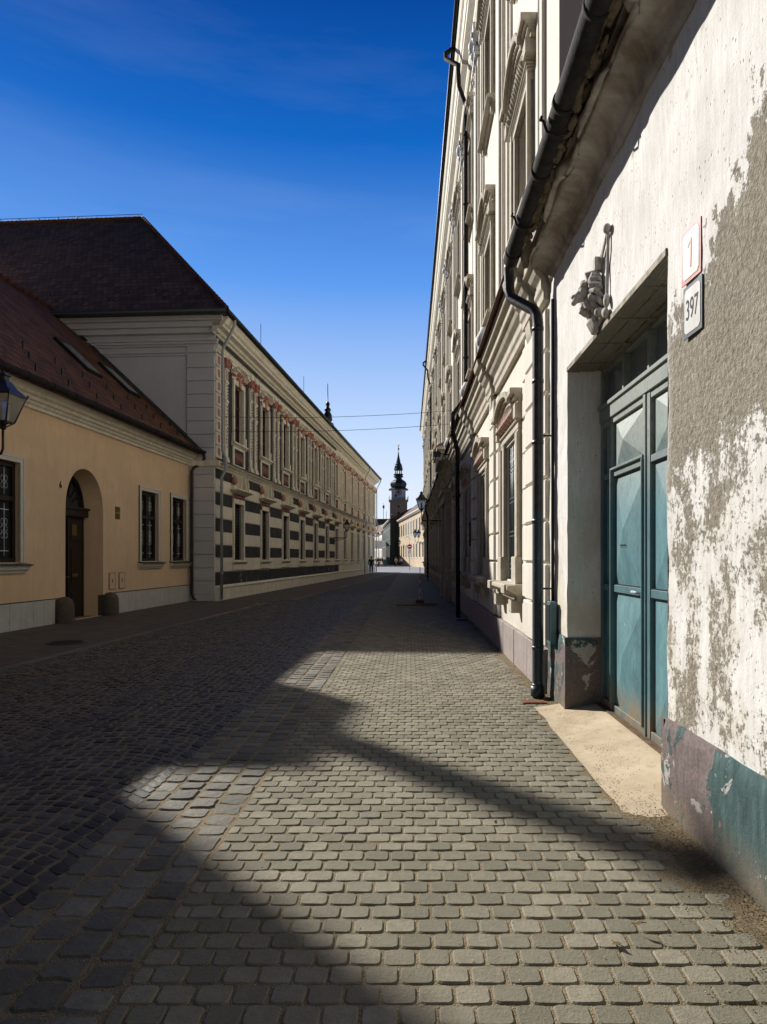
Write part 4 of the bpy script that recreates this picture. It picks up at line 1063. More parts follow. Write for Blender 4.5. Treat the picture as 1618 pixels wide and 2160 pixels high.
# corner strip with pink jewels
cj = MB(M['cream_trim'], M['pink'])
for k in range(8):
    z = 5.35+k*.49; cj.use(0); cj.box(0,.05,.02,.62,z,z+.46); cj.use(1); cj.box(.045,.06,.2,.42,z+.1,z+.38)
cj.build('corner_strip', lro)
def l_upper():
    o = MB(M['cream_trim'])
    o.box(-.02,.08,-.72,-.56,6.2,8.75); o.box(-.02,.08,.58,.76,6.2,8.75); o.box(-.02,.08,-.72,.76,8.58,8.78)
    o.box(0,.11,-.8,-.66,6.2,6.6); o.box(0,.11,.68,.84,6.2,6.6)
    w_ = o.build('window', lro)
    h = MB(M['cream_trim'])
    pts = [(-.86,9.0),(-.62,9.0),(-.50,9.03),(-.46,9.14),(-.40,9.2),(.44,9.2),(.50,9.14),(.54,9.03),(.66,9.0),(.9,9.0)]
    ribbon(h, pts, [(-.05,.02,.14),(.01,.06,.2),(.05,.12,.27)]); h.build('hood', w_)
    c = MB(M['pink'])
    rr = random.Random(3)
    for k in range(26):
        y = rr.uniform(-.66,.7); z = 8.82+rr.random()*(.14+.2*max(0,1-(y/.6)**2)); c.ball((.07,y,z), rr.uniform(.03,.06), 6, 4, (1.3,1,1))
    c.prism([(-.1,8.55),(.12,8.55),(.15,8.95),(-.13,8.95)],0,.12)
    c.build('ornament', w_)
    s_ = MB(M['cream_trim']); s_.sweep([(-.1,6.08),(.06,6.08),(.12,6.14),(.18,6.18),(.18,6.24),(-.3,6.3)],-.85,.9)
    s_.box(0,.07,-.74,-.58,5.3,6.08); s_.box(0,.07,.6,.76,5.3,6.08); s_.box(0,.07,-.74,.76,5.28,5.36); s_.box(0,.068,-.74,.76,6.0,6.08)
    s_.build('sill', w_)
    ap = MB(M['black_paint'], M['pink']); ap.box(0,.03,-.58,.6,5.36,6.0); ap.use(1)
    for k in range(7): ap.tube([(.03,-.42+k*.14,5.45),(.05,-.36+k*.13,5.62+.06*(k%2)),(.03,-.45+k*.14,5.75),(.04,-.38+k*.13,5.88)], [.01,.022,.02,.008], 5)
    ap.build('apron', w_)
    p = MB(M['dull_glass']); p.box(-.21,-.19,-.58,.6,6.3,8.6); p.build('pane', w_)
    fr = MB(M['red_wood'])
    for y in (-.58,-.03,.53): fr.box(-.19,-.13,y,y+.07,6.3,8.6)
    for z in (6.3,7.75,8.53,6.95): fr.box(-.188,-.125,-.58,.6,z,z+.06)
    fr.build('frame', w_)
    return w_
def l_ground():
    o = MB(M['cream_trim'])
    o.box(-.02,.07,-.69,-.55,1.5,3.98); o.box(-.02,.07,.6,.75,1.5,3.98); o.box(-.02,.07,-.69,.75,3.8,3.99)
    w_ = o.build('window', lro)
    h = MB(M['cream_trim'])
    h.add([(0,-.8,4.18),(.12,-.8,4.18),(.12,.86,4.18),(0,.86,4.18),(0,-.98,4.3),(.34,-.98,4.3),(.34,1.04,4.3),(0,1.04,4.3)], [(0,3,2,1),(4,5,6,7),(0,1,5,4),(1,2,6,5),(2,3,7,6),(3,0,4,7)])
    h.box(0,.36,-1.0,1.06,4.3,4.345)
    for s in (-1, 1):
        c0 = .03
        h.prism([(c0+s*.5,4.345),(c0+s*.34,4.345),(c0+s*.1,4.93),(c0+s*.28,4.93)] , 0, .26)
        h.prism([(c0+s*.55,4.345),(c0+s*.48,4.345),(c0+s*.26,4.935),(c0+s*.34,4.935)] , 0, .32)
        h.box(0,.2,c0+s*.82-.15,c0+s*.82+.15,4.345,4.42); h.box(0,.16,c0+s*.82-.1,c0+s*.82+.1,4.42,4.5)
    h.box(0,.14,-.07,.13,4.345,4.6); h.build('pediment', w_)
    for s in (-1, 1):
        f = MB(M['pink']); f.lathe([(.05,4.5),(.12,4.58),(.13,4.66),(.09,4.78),(.03,4.88),(.01,4.91)], (.12,.03+s*.82,0), 10)
        f.build('bud_finial', w_)
    c = MB(M['black_paint'], M['pink']); c.box(0,.05,-.6,.66,4.0,4.18); c.use(1); c.box(0,.07,-.69,-.58,4.0,4.18); c.box(0,.07,.64,.75,4.0,4.18)
    for k in range(8): c.tube([(.05,-.5+k*.15,4.03),(.07,-.44+k*.15,4.1),(.05,-.5+k*.15,4.15)], [.012,.025,.01], 5)
    c.build('frieze', w_)
    s_ = MB(M['cream_trim']); s_.sweep([(-.3,1.36),(.06,1.36),(.1,1.4),(.16,1.43),(.16,1.48),(-.3,1.52)],-.82,.9); s_.box(0,.06,-.76,.84,1.12,1.34); s_.build('sill', w_)
    g = MB(M['iron'])
    for k in range(10): g.tube([(-.07,-.5+k*.117,1.5),(-.07,-.5+k*.117,3.8)], .009, 5)
    for k in range(18): g.box(-.08,-.06,-.55,.6,1.6+k*.125,1.615+k*.125)
    g.build('grille', w_)
    p = MB(M['void']); p.box(-.17,-.13,-.55,.6,1.52,3.8); p.build('pane', w_)
    return w_
for mk in (l_upper, l_ground):
    w0 = mk(); ff = True
    for c in cps:
        if ff: w0.location = (0,c,0); ff = False
        else: copy_tree(w0, lro, (0,c,0))
def gpipe(mb, y, z_top=10.45, r=.055, lowx=.2):
    mb.tube([(.7,y,10.5),(.7,y,10.3),(.62,y,10.1),(.3,y,9.5),(.24,y,9.35),(.24,y,9.2),(.24,y,5.6),(.36,y,5.3),(.36,y,4.9),(.2,y,4.6),(.2,y,.05)], r, 10)
    for z in (1.0,2.6,4.2,6.2,7.7): mb.tube([((.24 if z > 5 else .2),y,z),((.24 if z > 5 else .2),y,z+.05)], r+.012, 10)
for y in (.16, 40.5, LL+.05):
    d = MB(M['pipe_grey']); gpipe(d, y); d.build('downpipe', lro)
# finial in world space
fo = fi.build('roof_finial', roof)
fo.location = (-2.2, 33.8, 13.3)

# ------------------------------------------------------------------ LEFT: apricot house (L1)
YR = -math.atan(.0545)
yo = empty('apricot_house', (-8.74, 14.2, 0), YR, 'low apricot yellow house with red tile roof, arched brown door and white window frames', 'house')
def lyy(Y): return (Y-14.2)/math.cos(YR)
wy = MB(M['yellow'], M['yellow'])
Y0, Y1 = -9.0, lyy(24.66)
yw = [14.2, 21.35, 23.7]; hw = .62
hol = [(lyy(c)-hw, lyy(c)+hw, 1.5, 3.72) for c in yw]+[(lyy(10.6)-hw, lyy(10.6)+hw, 1.5, 3.72)]
d0, d1 = lyy(16.62), lyy(18.46); dc = (d0+d1)/2; dr = (d1-d0)/2; spz = 2.75; at = 3.95
holed_wall(wy, Y0, Y1, 0, 5.3, hol+[(d0,d1,0,at)], 0, .18)
# remove the rectangular head and build the pointed-basket arch
def archpt(t): return (dc-dr*math.cos(t), spz+(at-spz)*math.sin(t)**.85 if 0 < t < math.pi else spz)
ns = 20
pts = [archpt(math.pi*i/ns) for i in range(ns+1)]
for i in range(ns//2): wy.add([(0,d0,at),(0,*pts[i]),(0,*pts[i+1])], [(0,1,2)])
for i in range(ns//2, ns): wy.add([(0,d1,at),(0,*pts[i]),(0,*pts[i+1])], [(0,1,2)])
rd = -.5; spl = .16
def inner(p): return (rd, dc+(p[0]-dc)*(1-spl/dr*0.6), p[1]-.06*(p[1]>spz))
for i in range(ns): wy.add([(0,*pts[i]),(0,*pts[i+1]),inner(pts[i+1]),inner(pts[i])], [(0,1,2,3)])
for p in (pts[0], pts[-1]): wy.add([(0,p[0],0),(0,p[0],spz),inner((p[0],spz)),(rd,dc+(p[0]-dc)*(1-spl/dr*0.6),0)], [(0,1,2,3)])
wy.add([(0,Y0,0),(-9,Y0,0),(-9,Y0,5.3),(0,Y0,5.3)], [(0,1,2,3)]); wy.add([(-9,Y0,0),(-9,Y1,0),(-9,Y1,5.3),(-9,Y0,5.3)], [(0,1,2,3)])
wy.box(-.9,-.62,d0-.3,d1+.3,0,4.2)
wy.build('wall', yo, recalc=False)
# door
dm = MB(M['brown_wood'], M['glass'], M['brass'])
dx = rd-.02
dm.box(dx-.06,dx,d0+.08,d1-.08,0,2.72)
for s in (-1,1):
    cc = dc+s*.37
    for z0,z1 in ((.15,.75),(.85,1.95),(2.05,2.62)): dm.box(dx-.01,dx+.03,cc-.27,cc+.27,z0,z1); dm.box(dx,dx+.045,cc-.2,cc+.2,z0+.07,z1-.07)
dm.box(dx-.04,dx+.07,dc-.04,dc+.04,0,2.72)
dm.box(dx-.04,dx+.14,d0+.06,d1-.02,2.72,2.9); dm.box(dx-.04,dx+.19,d0+.05,d1-.01,2.9,2.96)
arch_in = [(dc-(dr-.1)*math.cos(math.pi*i/16), 2.96+(.88)*math.sin(math.pi*i/16)**.85) for i in range(17)]
dm.use(1); dm.prism(arch_in, dx-.05, dx-.03)
dm.use(0)
for i in range(16):
    a, b = arch_in[i], arch_in[i+1]; k = .9
    ia = (dc+(a[0]-dc)*k, 2.96+(a[1]-2.96)*k); ib = (dc+(b[0]-dc)*k, 2.96+(b[1]-2.96)*k)
    dm.prism([a,b,ib,ia], dx-.04, dx+.04)
for i in range(1, 8):
    t = math.pi*i/8; e_ = (dc-(dr-.16)*math.cos(t), 2.96+.82*math.sin(t)**.85); s0 = (dc-.22*math.cos(t), 2.96+.22*math.sin(t))
    dm.tube([(dx-.01,*s0),(dx-.01,*e_)], .016, 5)
dm.prism([(dc-.24*math.cos(math.pi*i/10), 2.96+.26*math.sin(math.pi*i/10)) for i in range(11)], dx-.04, dx+.03)
dm.use(2); dm.box(dx+.03,dx+.05,dc+.2,dc+.42,2.2,2.5); dm.box(dx+.045,dx+.06,dc+.2,dc+.45,1.1,1.18); dm.tube([(dx+.04,dc-.1,1.1),(dx+.1,dc-.1,1.1),(dx+.1,dc-.02,1.1)], .012, 6)
dm.build('door', yo)
cn = MB(M['cream_trim']); cn.sweep([(0,5.03),(.05,5.03),(.06,5.1),(.1,5.12),(.13,5.18),(.18,5.2),(.2,5.27),(.26,5.3),(.28,5.37),(.34,5.4),(.36,5.48),(0,5.5)], Y0, Y1, False); cn.build('cornice', yo)
sl1 = .94; re_ = 5.75
rf1 = MB(M['tile_y']); 
nSeg = 60
er = .5
rf1.add([(er,Y0-.3,5.5),(er,Y1,5.5),(er-re_,Y1,5.5+re_*sl1),(er-re_,Y0-.3,5.5+re_*sl1)], [(0,1,2,3)])
rf1.add([(er-re_,Y0-.3,5.5+re_*sl1),(er-re_,Y1,5.5+re_*sl1),(er-2*re_,Y1,5.5),(er-2*re_,Y0-.3,5.5)], [(0,1,2,3)])
rf1.add([(er,Y0-.3,5.46),(er,Y1,5.46),(er-2*re_,Y1,5.46),(er-2*re_,Y0-.3,5.46)], [(0,3,2,1)])
for yy in (Y0-.3, Y1): rf1.add([(er,yy,5.5),(er-re_,yy,5.5+re_*sl1),(er-2*re_,yy,5.5)], [(0,1,2)])
r1 = rf1.build('roof', yo, recalc=False)
hp1 = MB(M['hip'])
i = 0
while Y0+i*.4 < Y1: hp1.tube([(er-re_,Y0+i*.4,5.52+re_*sl1),(er-re_,Y0+i*.4+.43,5.52+re_*sl1)], [.13,.10], 7); i += 1
hp1.build('ridge_tiles', r1)
fv = MB(M['gutter_green']); fv.add([(er+.02,Y1-.02,5.5),(er-re_,Y1-.02,5.5+re_*sl1+.0),(er-re_,Y1-.02,5.5+re_*sl1+.14),(er+.02,Y1-.02,5.64),(er+.02,Y1-.16,5.53),(er-re_,Y1-.16,5.53+re_*sl1)], [(0,1,2,3),(3,2,5,4)]); fv.build('verge_flashing', r1)
sgy = MB(M['iron']); sgy.box(-.02,.02,-.015,.015,0,.16); sg1 = sgy.build('snow_guard', r1); nsg = 0
for row in (1,2,3):
    i = 0
    while -2+i*1.35 < Y1:
        s_ = .45*row; yy = -2+i*1.35+row*.45
        if yy < Y1:
            if nsg: c_ = sg1.copy(); C.objects.link(c_); c_.parent = r1
            else: c_ = sg1
            c_.location = (er-s_, yy, 5.5+s_*sl1); nsg += 1
        i += 1
for Ysk in (20.6, 23.2):
    sk = MB(M['gutter'], M['glass_pale']); y = lyy(Ysk)
    def RP(s_, yy, up): n_ = Vector((sl1,0,1)).normalized(); return Vector((er-s_, yy, 5.5+s_*sl1))+n_*up
    def slab(s0,s1,ya,yb_,u0,u1):
        v = [RP(s0,ya,u0),RP(s1,ya,u0),RP(s1,yb_,u0),RP(s0,yb_,u0),RP(s0,ya,u1),RP(s1,ya,u1),RP(s1,yb_,u1),RP(s0,yb_,u1)]
        sk.add(v, [(0,3,2,1),(4,5,6,7),(0,1,5,4),(1,2,6,5),(2,3,7,6),(3,0,4,7)])
    slab(1.9,3.0,y-.42,y+.42,0,.09); sk.use(1); slab(1.98,2.92,y-.35,y+.35,.08,.105); sk.build('skylight', r1)
gy = MB(M['gutter']); gy.tube([(er+.08,Y0-.2,5.5)]+[(er+.08,y_,5.5+.004*math.sin(y_*3)) for y_ in [Y0+k*1.2 for k in range(17) if Y0+k*1.2 < Y1-.3]]+[(er+.08,Y1-.05,5.5)], .085, 12)
k = 0
while Y0+k*.9 < Y1: gy.tube([(er+.08,Y0+k*.9,5.5),(er+.08,Y0+k*.9+.05,5.5)], .094, 12); k += 1
gy.build('gutter', yo)
dpp = MB(M['pipe_brown']); dpp.tube([(er+.08,Y1-.1,5.45),(er+.1,Y1-.05,5.3),(er,Y1-.05,5.1),(.2,Y1-.08,4.95),(.14,Y1-.1,4.8),(.14,Y1-.1,.3),(.18,Y1-.06,.1),(.3,Y1+.0,.04)], .055, 10)
dpp.build('downpipe', yo)
tps = [MB(M['white_tile']), MB(M['white_tile'])]; y = Y0
while y < Y1:
    b_ = min(y+.42, Y1)
    if not (d0-.35 < (y+b_)/2 < d1+.35): tps[0 if y < dc else 1].box(0,.035,y+.004,b_-.004,0,.60)
    y += .42
for tp in tps: bevel(tp.build('plinth_slabs', yo), .004, 1)
tpt = MB(M['iron'])
for a, b in ((Y0,d0-.3),(d1+.3,Y1)): tpt.box(0,.045,a,b,.60,.615)
tpt.build('plinth_flashing', yo)
def y_window():
    o = MB(M['white_frame'])
    for s in (-1,1): o.box(-.02,.035,min(s*hw,s*(hw+.14)),max(s*hw,s*(hw+.14)),1.5,3.86); o.box(.0,.05,min(s*(hw+.09),s*(hw+.14)),max(s*(hw+.09),s*(hw+.14)),1.5,3.86)
    o.box(-.02,.035,-hw,hw,3.72,3.86); o.box(0,.05,-hw-.09,hw+.09,3.81,3.861)
    w_ = o.build('window', yo)
    f = MB(M['brown_wood'])
    for y in (-hw,-.045,hw-.09): f.box(-.16,-.09,y,y+.09,1.5,3.72)
    for z in (1.5,2.86,3.62): f.box(-.158,-.085,-hw,hw,z,z+.10)
    f.build('frame', w_)
    p = MB(M['glass']); p.box(-.18,-.15,-hw,hw,1.5,3.72); p.build('pane', w_)
    l = MB(M['lace'])
    for c in (-.3,.3):
        l.tube([(-.13,c,1.65),(-.13,c,2.8)], .007, 5); l.tube([(-.13,c,3.0),(-.13,c,3.6)], .007, 5)
        l.box(-.135,-.125,c-.14,c+.14,1.75,1.765); l.box(-.135,-.125,c-.14,c+.14,2.66,2.675)
        for z in (2.1,2.25,2.4,3.2,3.35):
            for s in (-1,1): l.tube([(-.13,c+s*(.06+.05*math.cos(a*.75)),z+.07*math.sin(a*.75)) for a in range(9)], .005, 4, False)
    l.build('lacework', w_)
    s_ = MB(M['white_frame'], M['gutter_green']); s_.sweep([(0,1.26),(.05,1.26),(.07,1.31),(.12,1.34),(.14,1.4),(.17,1.43),(-.1,1.47)],-hw-.2,hw+.2); s_.use(1); s_.sweep([(-.16,1.5),(.19,1.455),(.2,1.44),(.2,1.43),(-.16,1.47)],-hw-.22,hw+.22); s_.build('sill', w_)
    return w_
w0 = y_window(); ff = True
for c in yw+[10.6]:
    if ff: w0.location = (0,lyy(c),0); ff = False
    else: copy_tree(w0, yo, (0,lyy(c),0))
# hatches
for Yh in (18.93, 19.5):
    hb = MB(M['yellow'], M['pipe_brown']); y = lyy(Yh); hb.box(0,.018,y-.16,y+.16,.72,1.16); hb.use(1)
    for a in ((-.17,-.16,.71,1.17),(.16,.17,.71,1.17)): hb.box(0,.022,y+a[0],y+a[1],a[2],a[3])
    hb.box(0,.0225,y-.17,y+.17,.705,.715); hb.box(0,.0225,y-.17,y+.17,1.165,1.175); hb.box(.018,.026,y-.015,y+.015,.9,1.0); hb.build('meter_hatch', yo)
# number 6 (thing), plaques (things)
def Lw(y, z, x=0):    # local L1 -> world
    return Matrix.Rotation(YR, 4, 'Z') @ Vector((x, y, z)) + Vector((-8.74, 14.2, 0))
n6 = text_obj('6', .24, 'house_number', M['ink_black'], None, Lw(lyy(16.4), 3.4, .012), (R(90),0,R(90)+YR), .008, sx=.8); tag(n6, 'black house number 6 on the apricot wall left of the arched door', 'house number')
for z, lab in ((3.0,'upper dark brass plaque on the apricot wall right of the arched door'), (2.81,'lower dark brass plaque on the apricot wall right of the arched door')):
    b = MB(M['brass'], M['ink_black']); b.box(0,.015,-.13,.13,-.085,.085); b.use(1)
    for k in range(4): b.box(.014,.0165,-.1+.01*k,.09-.02*(k%2),.045-.032*k,.055-.032*k)
    o = b.build('plaque'); o.location = Lw(lyy(19.25), z, .004); o.rotation_euler = (0,0,YR); tag(o, lab, 'plaque', 'brass plaques by the arched door')
for Yg, sd, lab in ((16.38,-1,'rounded stone guard post at the left foot of the arched doorway'), (18.62,1,'rounded stone guard post at the right foot of the arched doorway')):
    g = MB(M['stone_dark']); g.lathe([(.23,-.05),(.225,.3),(.215,.46),(.18,.56),(.11,.62),(.03,.64)], (0,0,0), 14)
    g.box(-.28,.02,-.19,.19,-.05,.58)
    o = g.build('guard_stone'); o.location = Lw(lyy(Yg), 0, .12); o.rotation_euler = (0,0,YR); tag(bevel(o,.03,2), lab, 'guard stone', 'guard stones at the arched door')

# ------------------------------------------------------------------ houses out of frame at the left whose roofs shade the street
def block(name, label, X0, X1, Y0, Y1, H, ridge=None, chim=None, m='cream'):
    r = empty(name, ((X0+X1)/2,(Y0+Y1)/2,0), 0, label, 'building'); hx, hy = (X1-X0)/2, (Y1-Y0)/2
    b = MB(M[m]); b.box(-hx,hx,-hy,hy,0,H); b.build('wall', r)
    if ridge:
        q = MB(M['tile_y']); q.add([(-hx-.3,-hy,H+.01),(hx+.3,-hy,H+.01),(hx+.3,hy,H+.01),(-hx-.3,hy,H+.01),(0,-hy+ridge[1],ridge[0]),(0,hy-ridge[1],ridge[0])], [(0,1,4),(1,2,5,4),(2,3,5),(3,0,4,5),(0,3,2,1)]); q.build('roof', r)
    if chim:
        c = MB(M['rubble'])
        for cx, cy, s, h0, h1 in chim: c.box(cx-(X0+X1)/2-s[0],cx-(X0+X1)/2+s[0],cy-(Y0+Y1)/2-s[1],cy-(Y0+Y1)/2+s[1],h0,h1)
        c.build('chimney', r)
    return r
block('tall_house', 'tall cream neighbouring house standing behind the apricot house nearer the camera', -22, -16, 9, 20.03, 17.5)
bh = empty('shadow_back_house', (-17,22.8,0), 0, 'narrow unseen back house with chimney behind the apricot house, outline shaped for its shadow', 'building')
b = MB(M['cream']); b.prism([(-2.3,0),(2.15,0),(2.15,14.95),(-.35,14.75),(-1.55,13.4),(-2.3,11)], -.9, .45); b.build('wall', bh)  # unseen wall, outline shaped to cast the notched shadow on the paving
b = MB(M['rubble']); b.box(.15,.45,.5,.86,14.6,16.9); b.box(.1,.5,.45,.91,16.9,17.0); b.build('chimney', bh)

# ------------------------------------------------------------------ far end of the street
def seg_house(name, label, A, B, H, mw, depth=9, rh=4, win=None, trim='white_frame', surr=True, cat='house', roofm='tile_far', overh=.3):
    A = Vector((*A,0)); B = Vector((*B,0)); d = B-A; L = d.length; ang = math.atan2(d.y, d.x)-math.pi/2
    r = empty(name, A, ang, label, cat)   # local y along, local -x = street side
    b = MB(mw)
    b.box(0, depth, 0, L, 0, H); b.build('wall', r)
    q = MB(M[roofm]); q.add([(-overh,0,H+.1),(depth+overh,0,H+.1),(depth+overh,L,H+.1),(-overh,L,H+.1),(depth/2,0,H+rh),(depth/2,L,H+rh)], [(0,1,4),(2,3,5),(0,4,5,3),(1,2,5,4),(0,3,2,1)]); q.build('roof', r)
    e_ = MB(M[trim]); e_.box(-overh,.02,-.02,L,H-.35,H-.15); e_.box(-overh-.15,.02,-.02,L,H-.15,H+.08); e_.build('eaves', r)
    if win:
        ww, rows, nw = win
        for z0, z1 in rows:
            for i in range(nw):
                y = (i+.5)*L/nw
                m_ = MB(M[trim], M['glass']); m_.box(-.06,.02,y-ww/2-.18,y+ww/2+.18,z0-.25,z1+.3); m_.use(1); m_.box(-.09,.0,y-ww/2,y+ww/2,z0,z1)
                m_.build('window', r)
    return r
M['orange'] = mat('ochre_plaster', (.60,.48,.33), .9, .2, .6, 0, streak=.3)
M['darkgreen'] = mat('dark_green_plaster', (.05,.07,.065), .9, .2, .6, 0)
M['pale'] = mat('pale_plaster', (.66,.62,.56), .9, .1, .6, 0)
M['pinkpl'] = mat('pink_plaster', (.56,.36,.28), .9, .1, .6, 0)
M['slate'] = mat('dark_concrete', (.06,.065,.075), .8, .2, .3, 0)
seg_house('ochre_house', 'sunlit ochre house with two rows of windows behind the no entry sign', (2.6,108), (-2.35,150), 10.0, M['orange'], 11, 5.0, (1.1, ((1.8,4.2),(6.2,8.6)), 10))
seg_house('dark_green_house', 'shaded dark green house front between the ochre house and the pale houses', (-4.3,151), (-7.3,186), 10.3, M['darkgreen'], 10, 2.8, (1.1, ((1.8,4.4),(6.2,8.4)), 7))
seg_house('pale_house', 'pale sunlit house farther along the street left of the dark green house', (-7.6,187), (-11.0,212), 8.8, M['pale'], 10, 5, (1.2, ((1.5,3.8),(5.3,7.3)), 5))
seg_house('pink_house', 'small pinkish house front farthest along the street at the left', (-11.3,213), (-16.5,236), 8.0, M['pinkpl'], 10, 5, (1.2, ((1.5,3.8),(5.0,7.0)), 4))
ob = empty('office_block', (-11.5,275,0), 0, 'dark flat roofed modern block with rooftop aerials behind the pale houses', 'building')
b = MB(M['slate'], M['glass_pale']); b.box(-7,6.3,0,14,0,17.2); b.use(1)
for k in range(3): b.box(-6.5+0,6,-.05,.01,6+k*3.6,7.8+k*3.6)
b.build('wall', ob)
b = MB(M['red_wood']); b.box(-7.2,6.5,-.3,14,17.2,17.8); b.build('parapet', ob)
b = MB(M['iron']); b.tube([(.8,3,17.8),(.8,3,24.6)],.10,5); b.box(.4,1.2,2.9,3.1,22.4,23.6); b.tube([(2.0,3,17.8),(2.0,3,21.6)],.08,5); b.tube([(4.3,3,17.8),(4.3,3,20)],.08,5); b.box(3.9,4.7,2.9,3.1,19,19.5); b.build('aerial', ob)
block('shade_townhouse', 'unseen townhouse added behind the striped building to shade the far square', -26, -13, 137, 178, 12.2, (17, 4))  # added out of sight to cast a band of shade on the square
# town tower
TY = 326; TK = F/TY; TX = (840.5-HX)/TK
to = empty('clock_tower', (TX,TY,0), R(2), 'tall stone clock tower with dark onion dome and spire at the end of the street', 'tower')
M['tower_stone'] = mat('tower_stone', (.27,.22,.19), .9, .2, .4, 0, streak=.2)
M['tower_pale'] = mat('tower_upper_plaster', (.50,.56,.66), .9, .08, .4, 0)
M['copper'] = mat('dark_copper', (.03,.05,.05), .35, .4, .7, 0, spec=.5)
b = MB(M['tower_stone'], M['glass']); b.box(-4.2,4.2,-4.2,4.2,0,31.0); b.box(-4.35,4.35,-4.35,4.35,11.5,11.9)
b.use(1); b.box(-.6,.6,-4.3,-4.0,23.8,25.2); b.box(-.4,.4,-4.3,-4.0,27.6,28.6); b.build('shaft', to)
b = MB(M['tower_stone']); b.box(-4.7,4.7,-4.7,4.7,31.0,31.5)
b.build('gallery', to)
b = MB(M['iron'])
for s in (-1,1):
    b.box(-4.7,4.7,s*4.6-.04,s*4.6+.04,32.5,32.6); b.box(s*4.6-.04,s*4.6+.04,-4.7,4.7,32.5,32.6)
for k in range(11):
    for s in (-1,1): b.box(-4.65+k*.93-.04,-4.65+k*.93+.04,s*4.6-.04,s*4.6+.04,31.5,32.5); b.box(s*4.6-.04,s*4.6+.04,-4.65+k*.93-.04,-4.65+k*.93+.04,31.5,32.5)
for sx_ in (-1,1):
    for sy_ in (-1,1): b.tube([(sx_*4.6,sy_*4.6,31.5),(sx_*4.6,sy_*4.6,33.6)],.14,5)
b.build('railing', to)
b = MB(M['tower_pale'], M['glass']); b.box(-3.45,3.45,-3.45,3.45,31.5,37.0); b.use(1); b.box(-1.9,-.9,-3.5,-3.4,33.2,34.3); b.build('clock_storey', to)
M['red_dial'] = mat('reddish_dial', (.25,.06,.05), .6, .2, 3, 0)
b = MB(M['iron'], M['tower_pale'], M['red_dial'])
def disc(mb, r, y0, y1, n=24): mb.tube([(0,y0,35.4),(0,y1,35.4)], r, n)
disc(b, 1.45, -3.45, -3.55); b.use(1); disc(b, 1.1, -3.52, -3.6); b.use(0)
for k in range(12):
    t = math.pi*k/6; b.box(1.27*math.cos(t)-.08,1.27*math.cos(t)+.08,-3.62,-3.57,35.4+1.27*math.sin(t)-.12,35.4+1.27*math.sin(t)+.12)
b.use(2); disc(b, .75, -3.58, -3.63); b.use(0); b.box(-.08,.08,-3.7,-3.64,35.4,36.5); b.box(-.7,.05,-3.7,-3.64,35.33,35.5)
b.build('clock_face', to)
b = MB(M['copper'])
b.lathe([(5.1,36.9),(5.2,37.2),(4.1,37.9),(3.6,38.2),(4.1,38.9),(4.35,39.8),(4.1,40.7),(3.3,41.6),(2.2,42.3),(1.75,42.9),(1.7,43.6)], (0,0,0), 8, False, .5)
b.lathe([(1.8,43.4),(2.6,43.8),(2.5,44.1),(1.8,44.3),(2.5,44.9),(2.6,45.2),(1.8,45.4)], (0,0,0), 8, False, .5)
for k in range(8):
    t = math.pi*(k+.5)/4; b.tube([(1.55*math.cos(t),1.55*math.sin(t),45.3),(1.55*math.cos(t),1.55*math.sin(t),47.3)], .25, 5)
b.lathe([(2.1,47.2),(2.35,47.5),(2.2,48.0),(1.9,49.6),(1.65,50.0),(1.75,50.4),(1.2,50.9),(.9,52.5),(.45,54.6),(.12,57)], (0,0,0), 8, False, .5)
b.build('dome', to)
b = MB(M['brass']); b.tube([(0,0,56.8),(0,0,61.6)], .12, 6); b.ball((0,0,58.4),.5,10,8); b.box(-.5,.5,-.06,.06,60.4,60.6); b.box(-.35,.35,-.06,.06,59.7,59.9); b.build('finial', to)
to.scale = (1,1,.945)

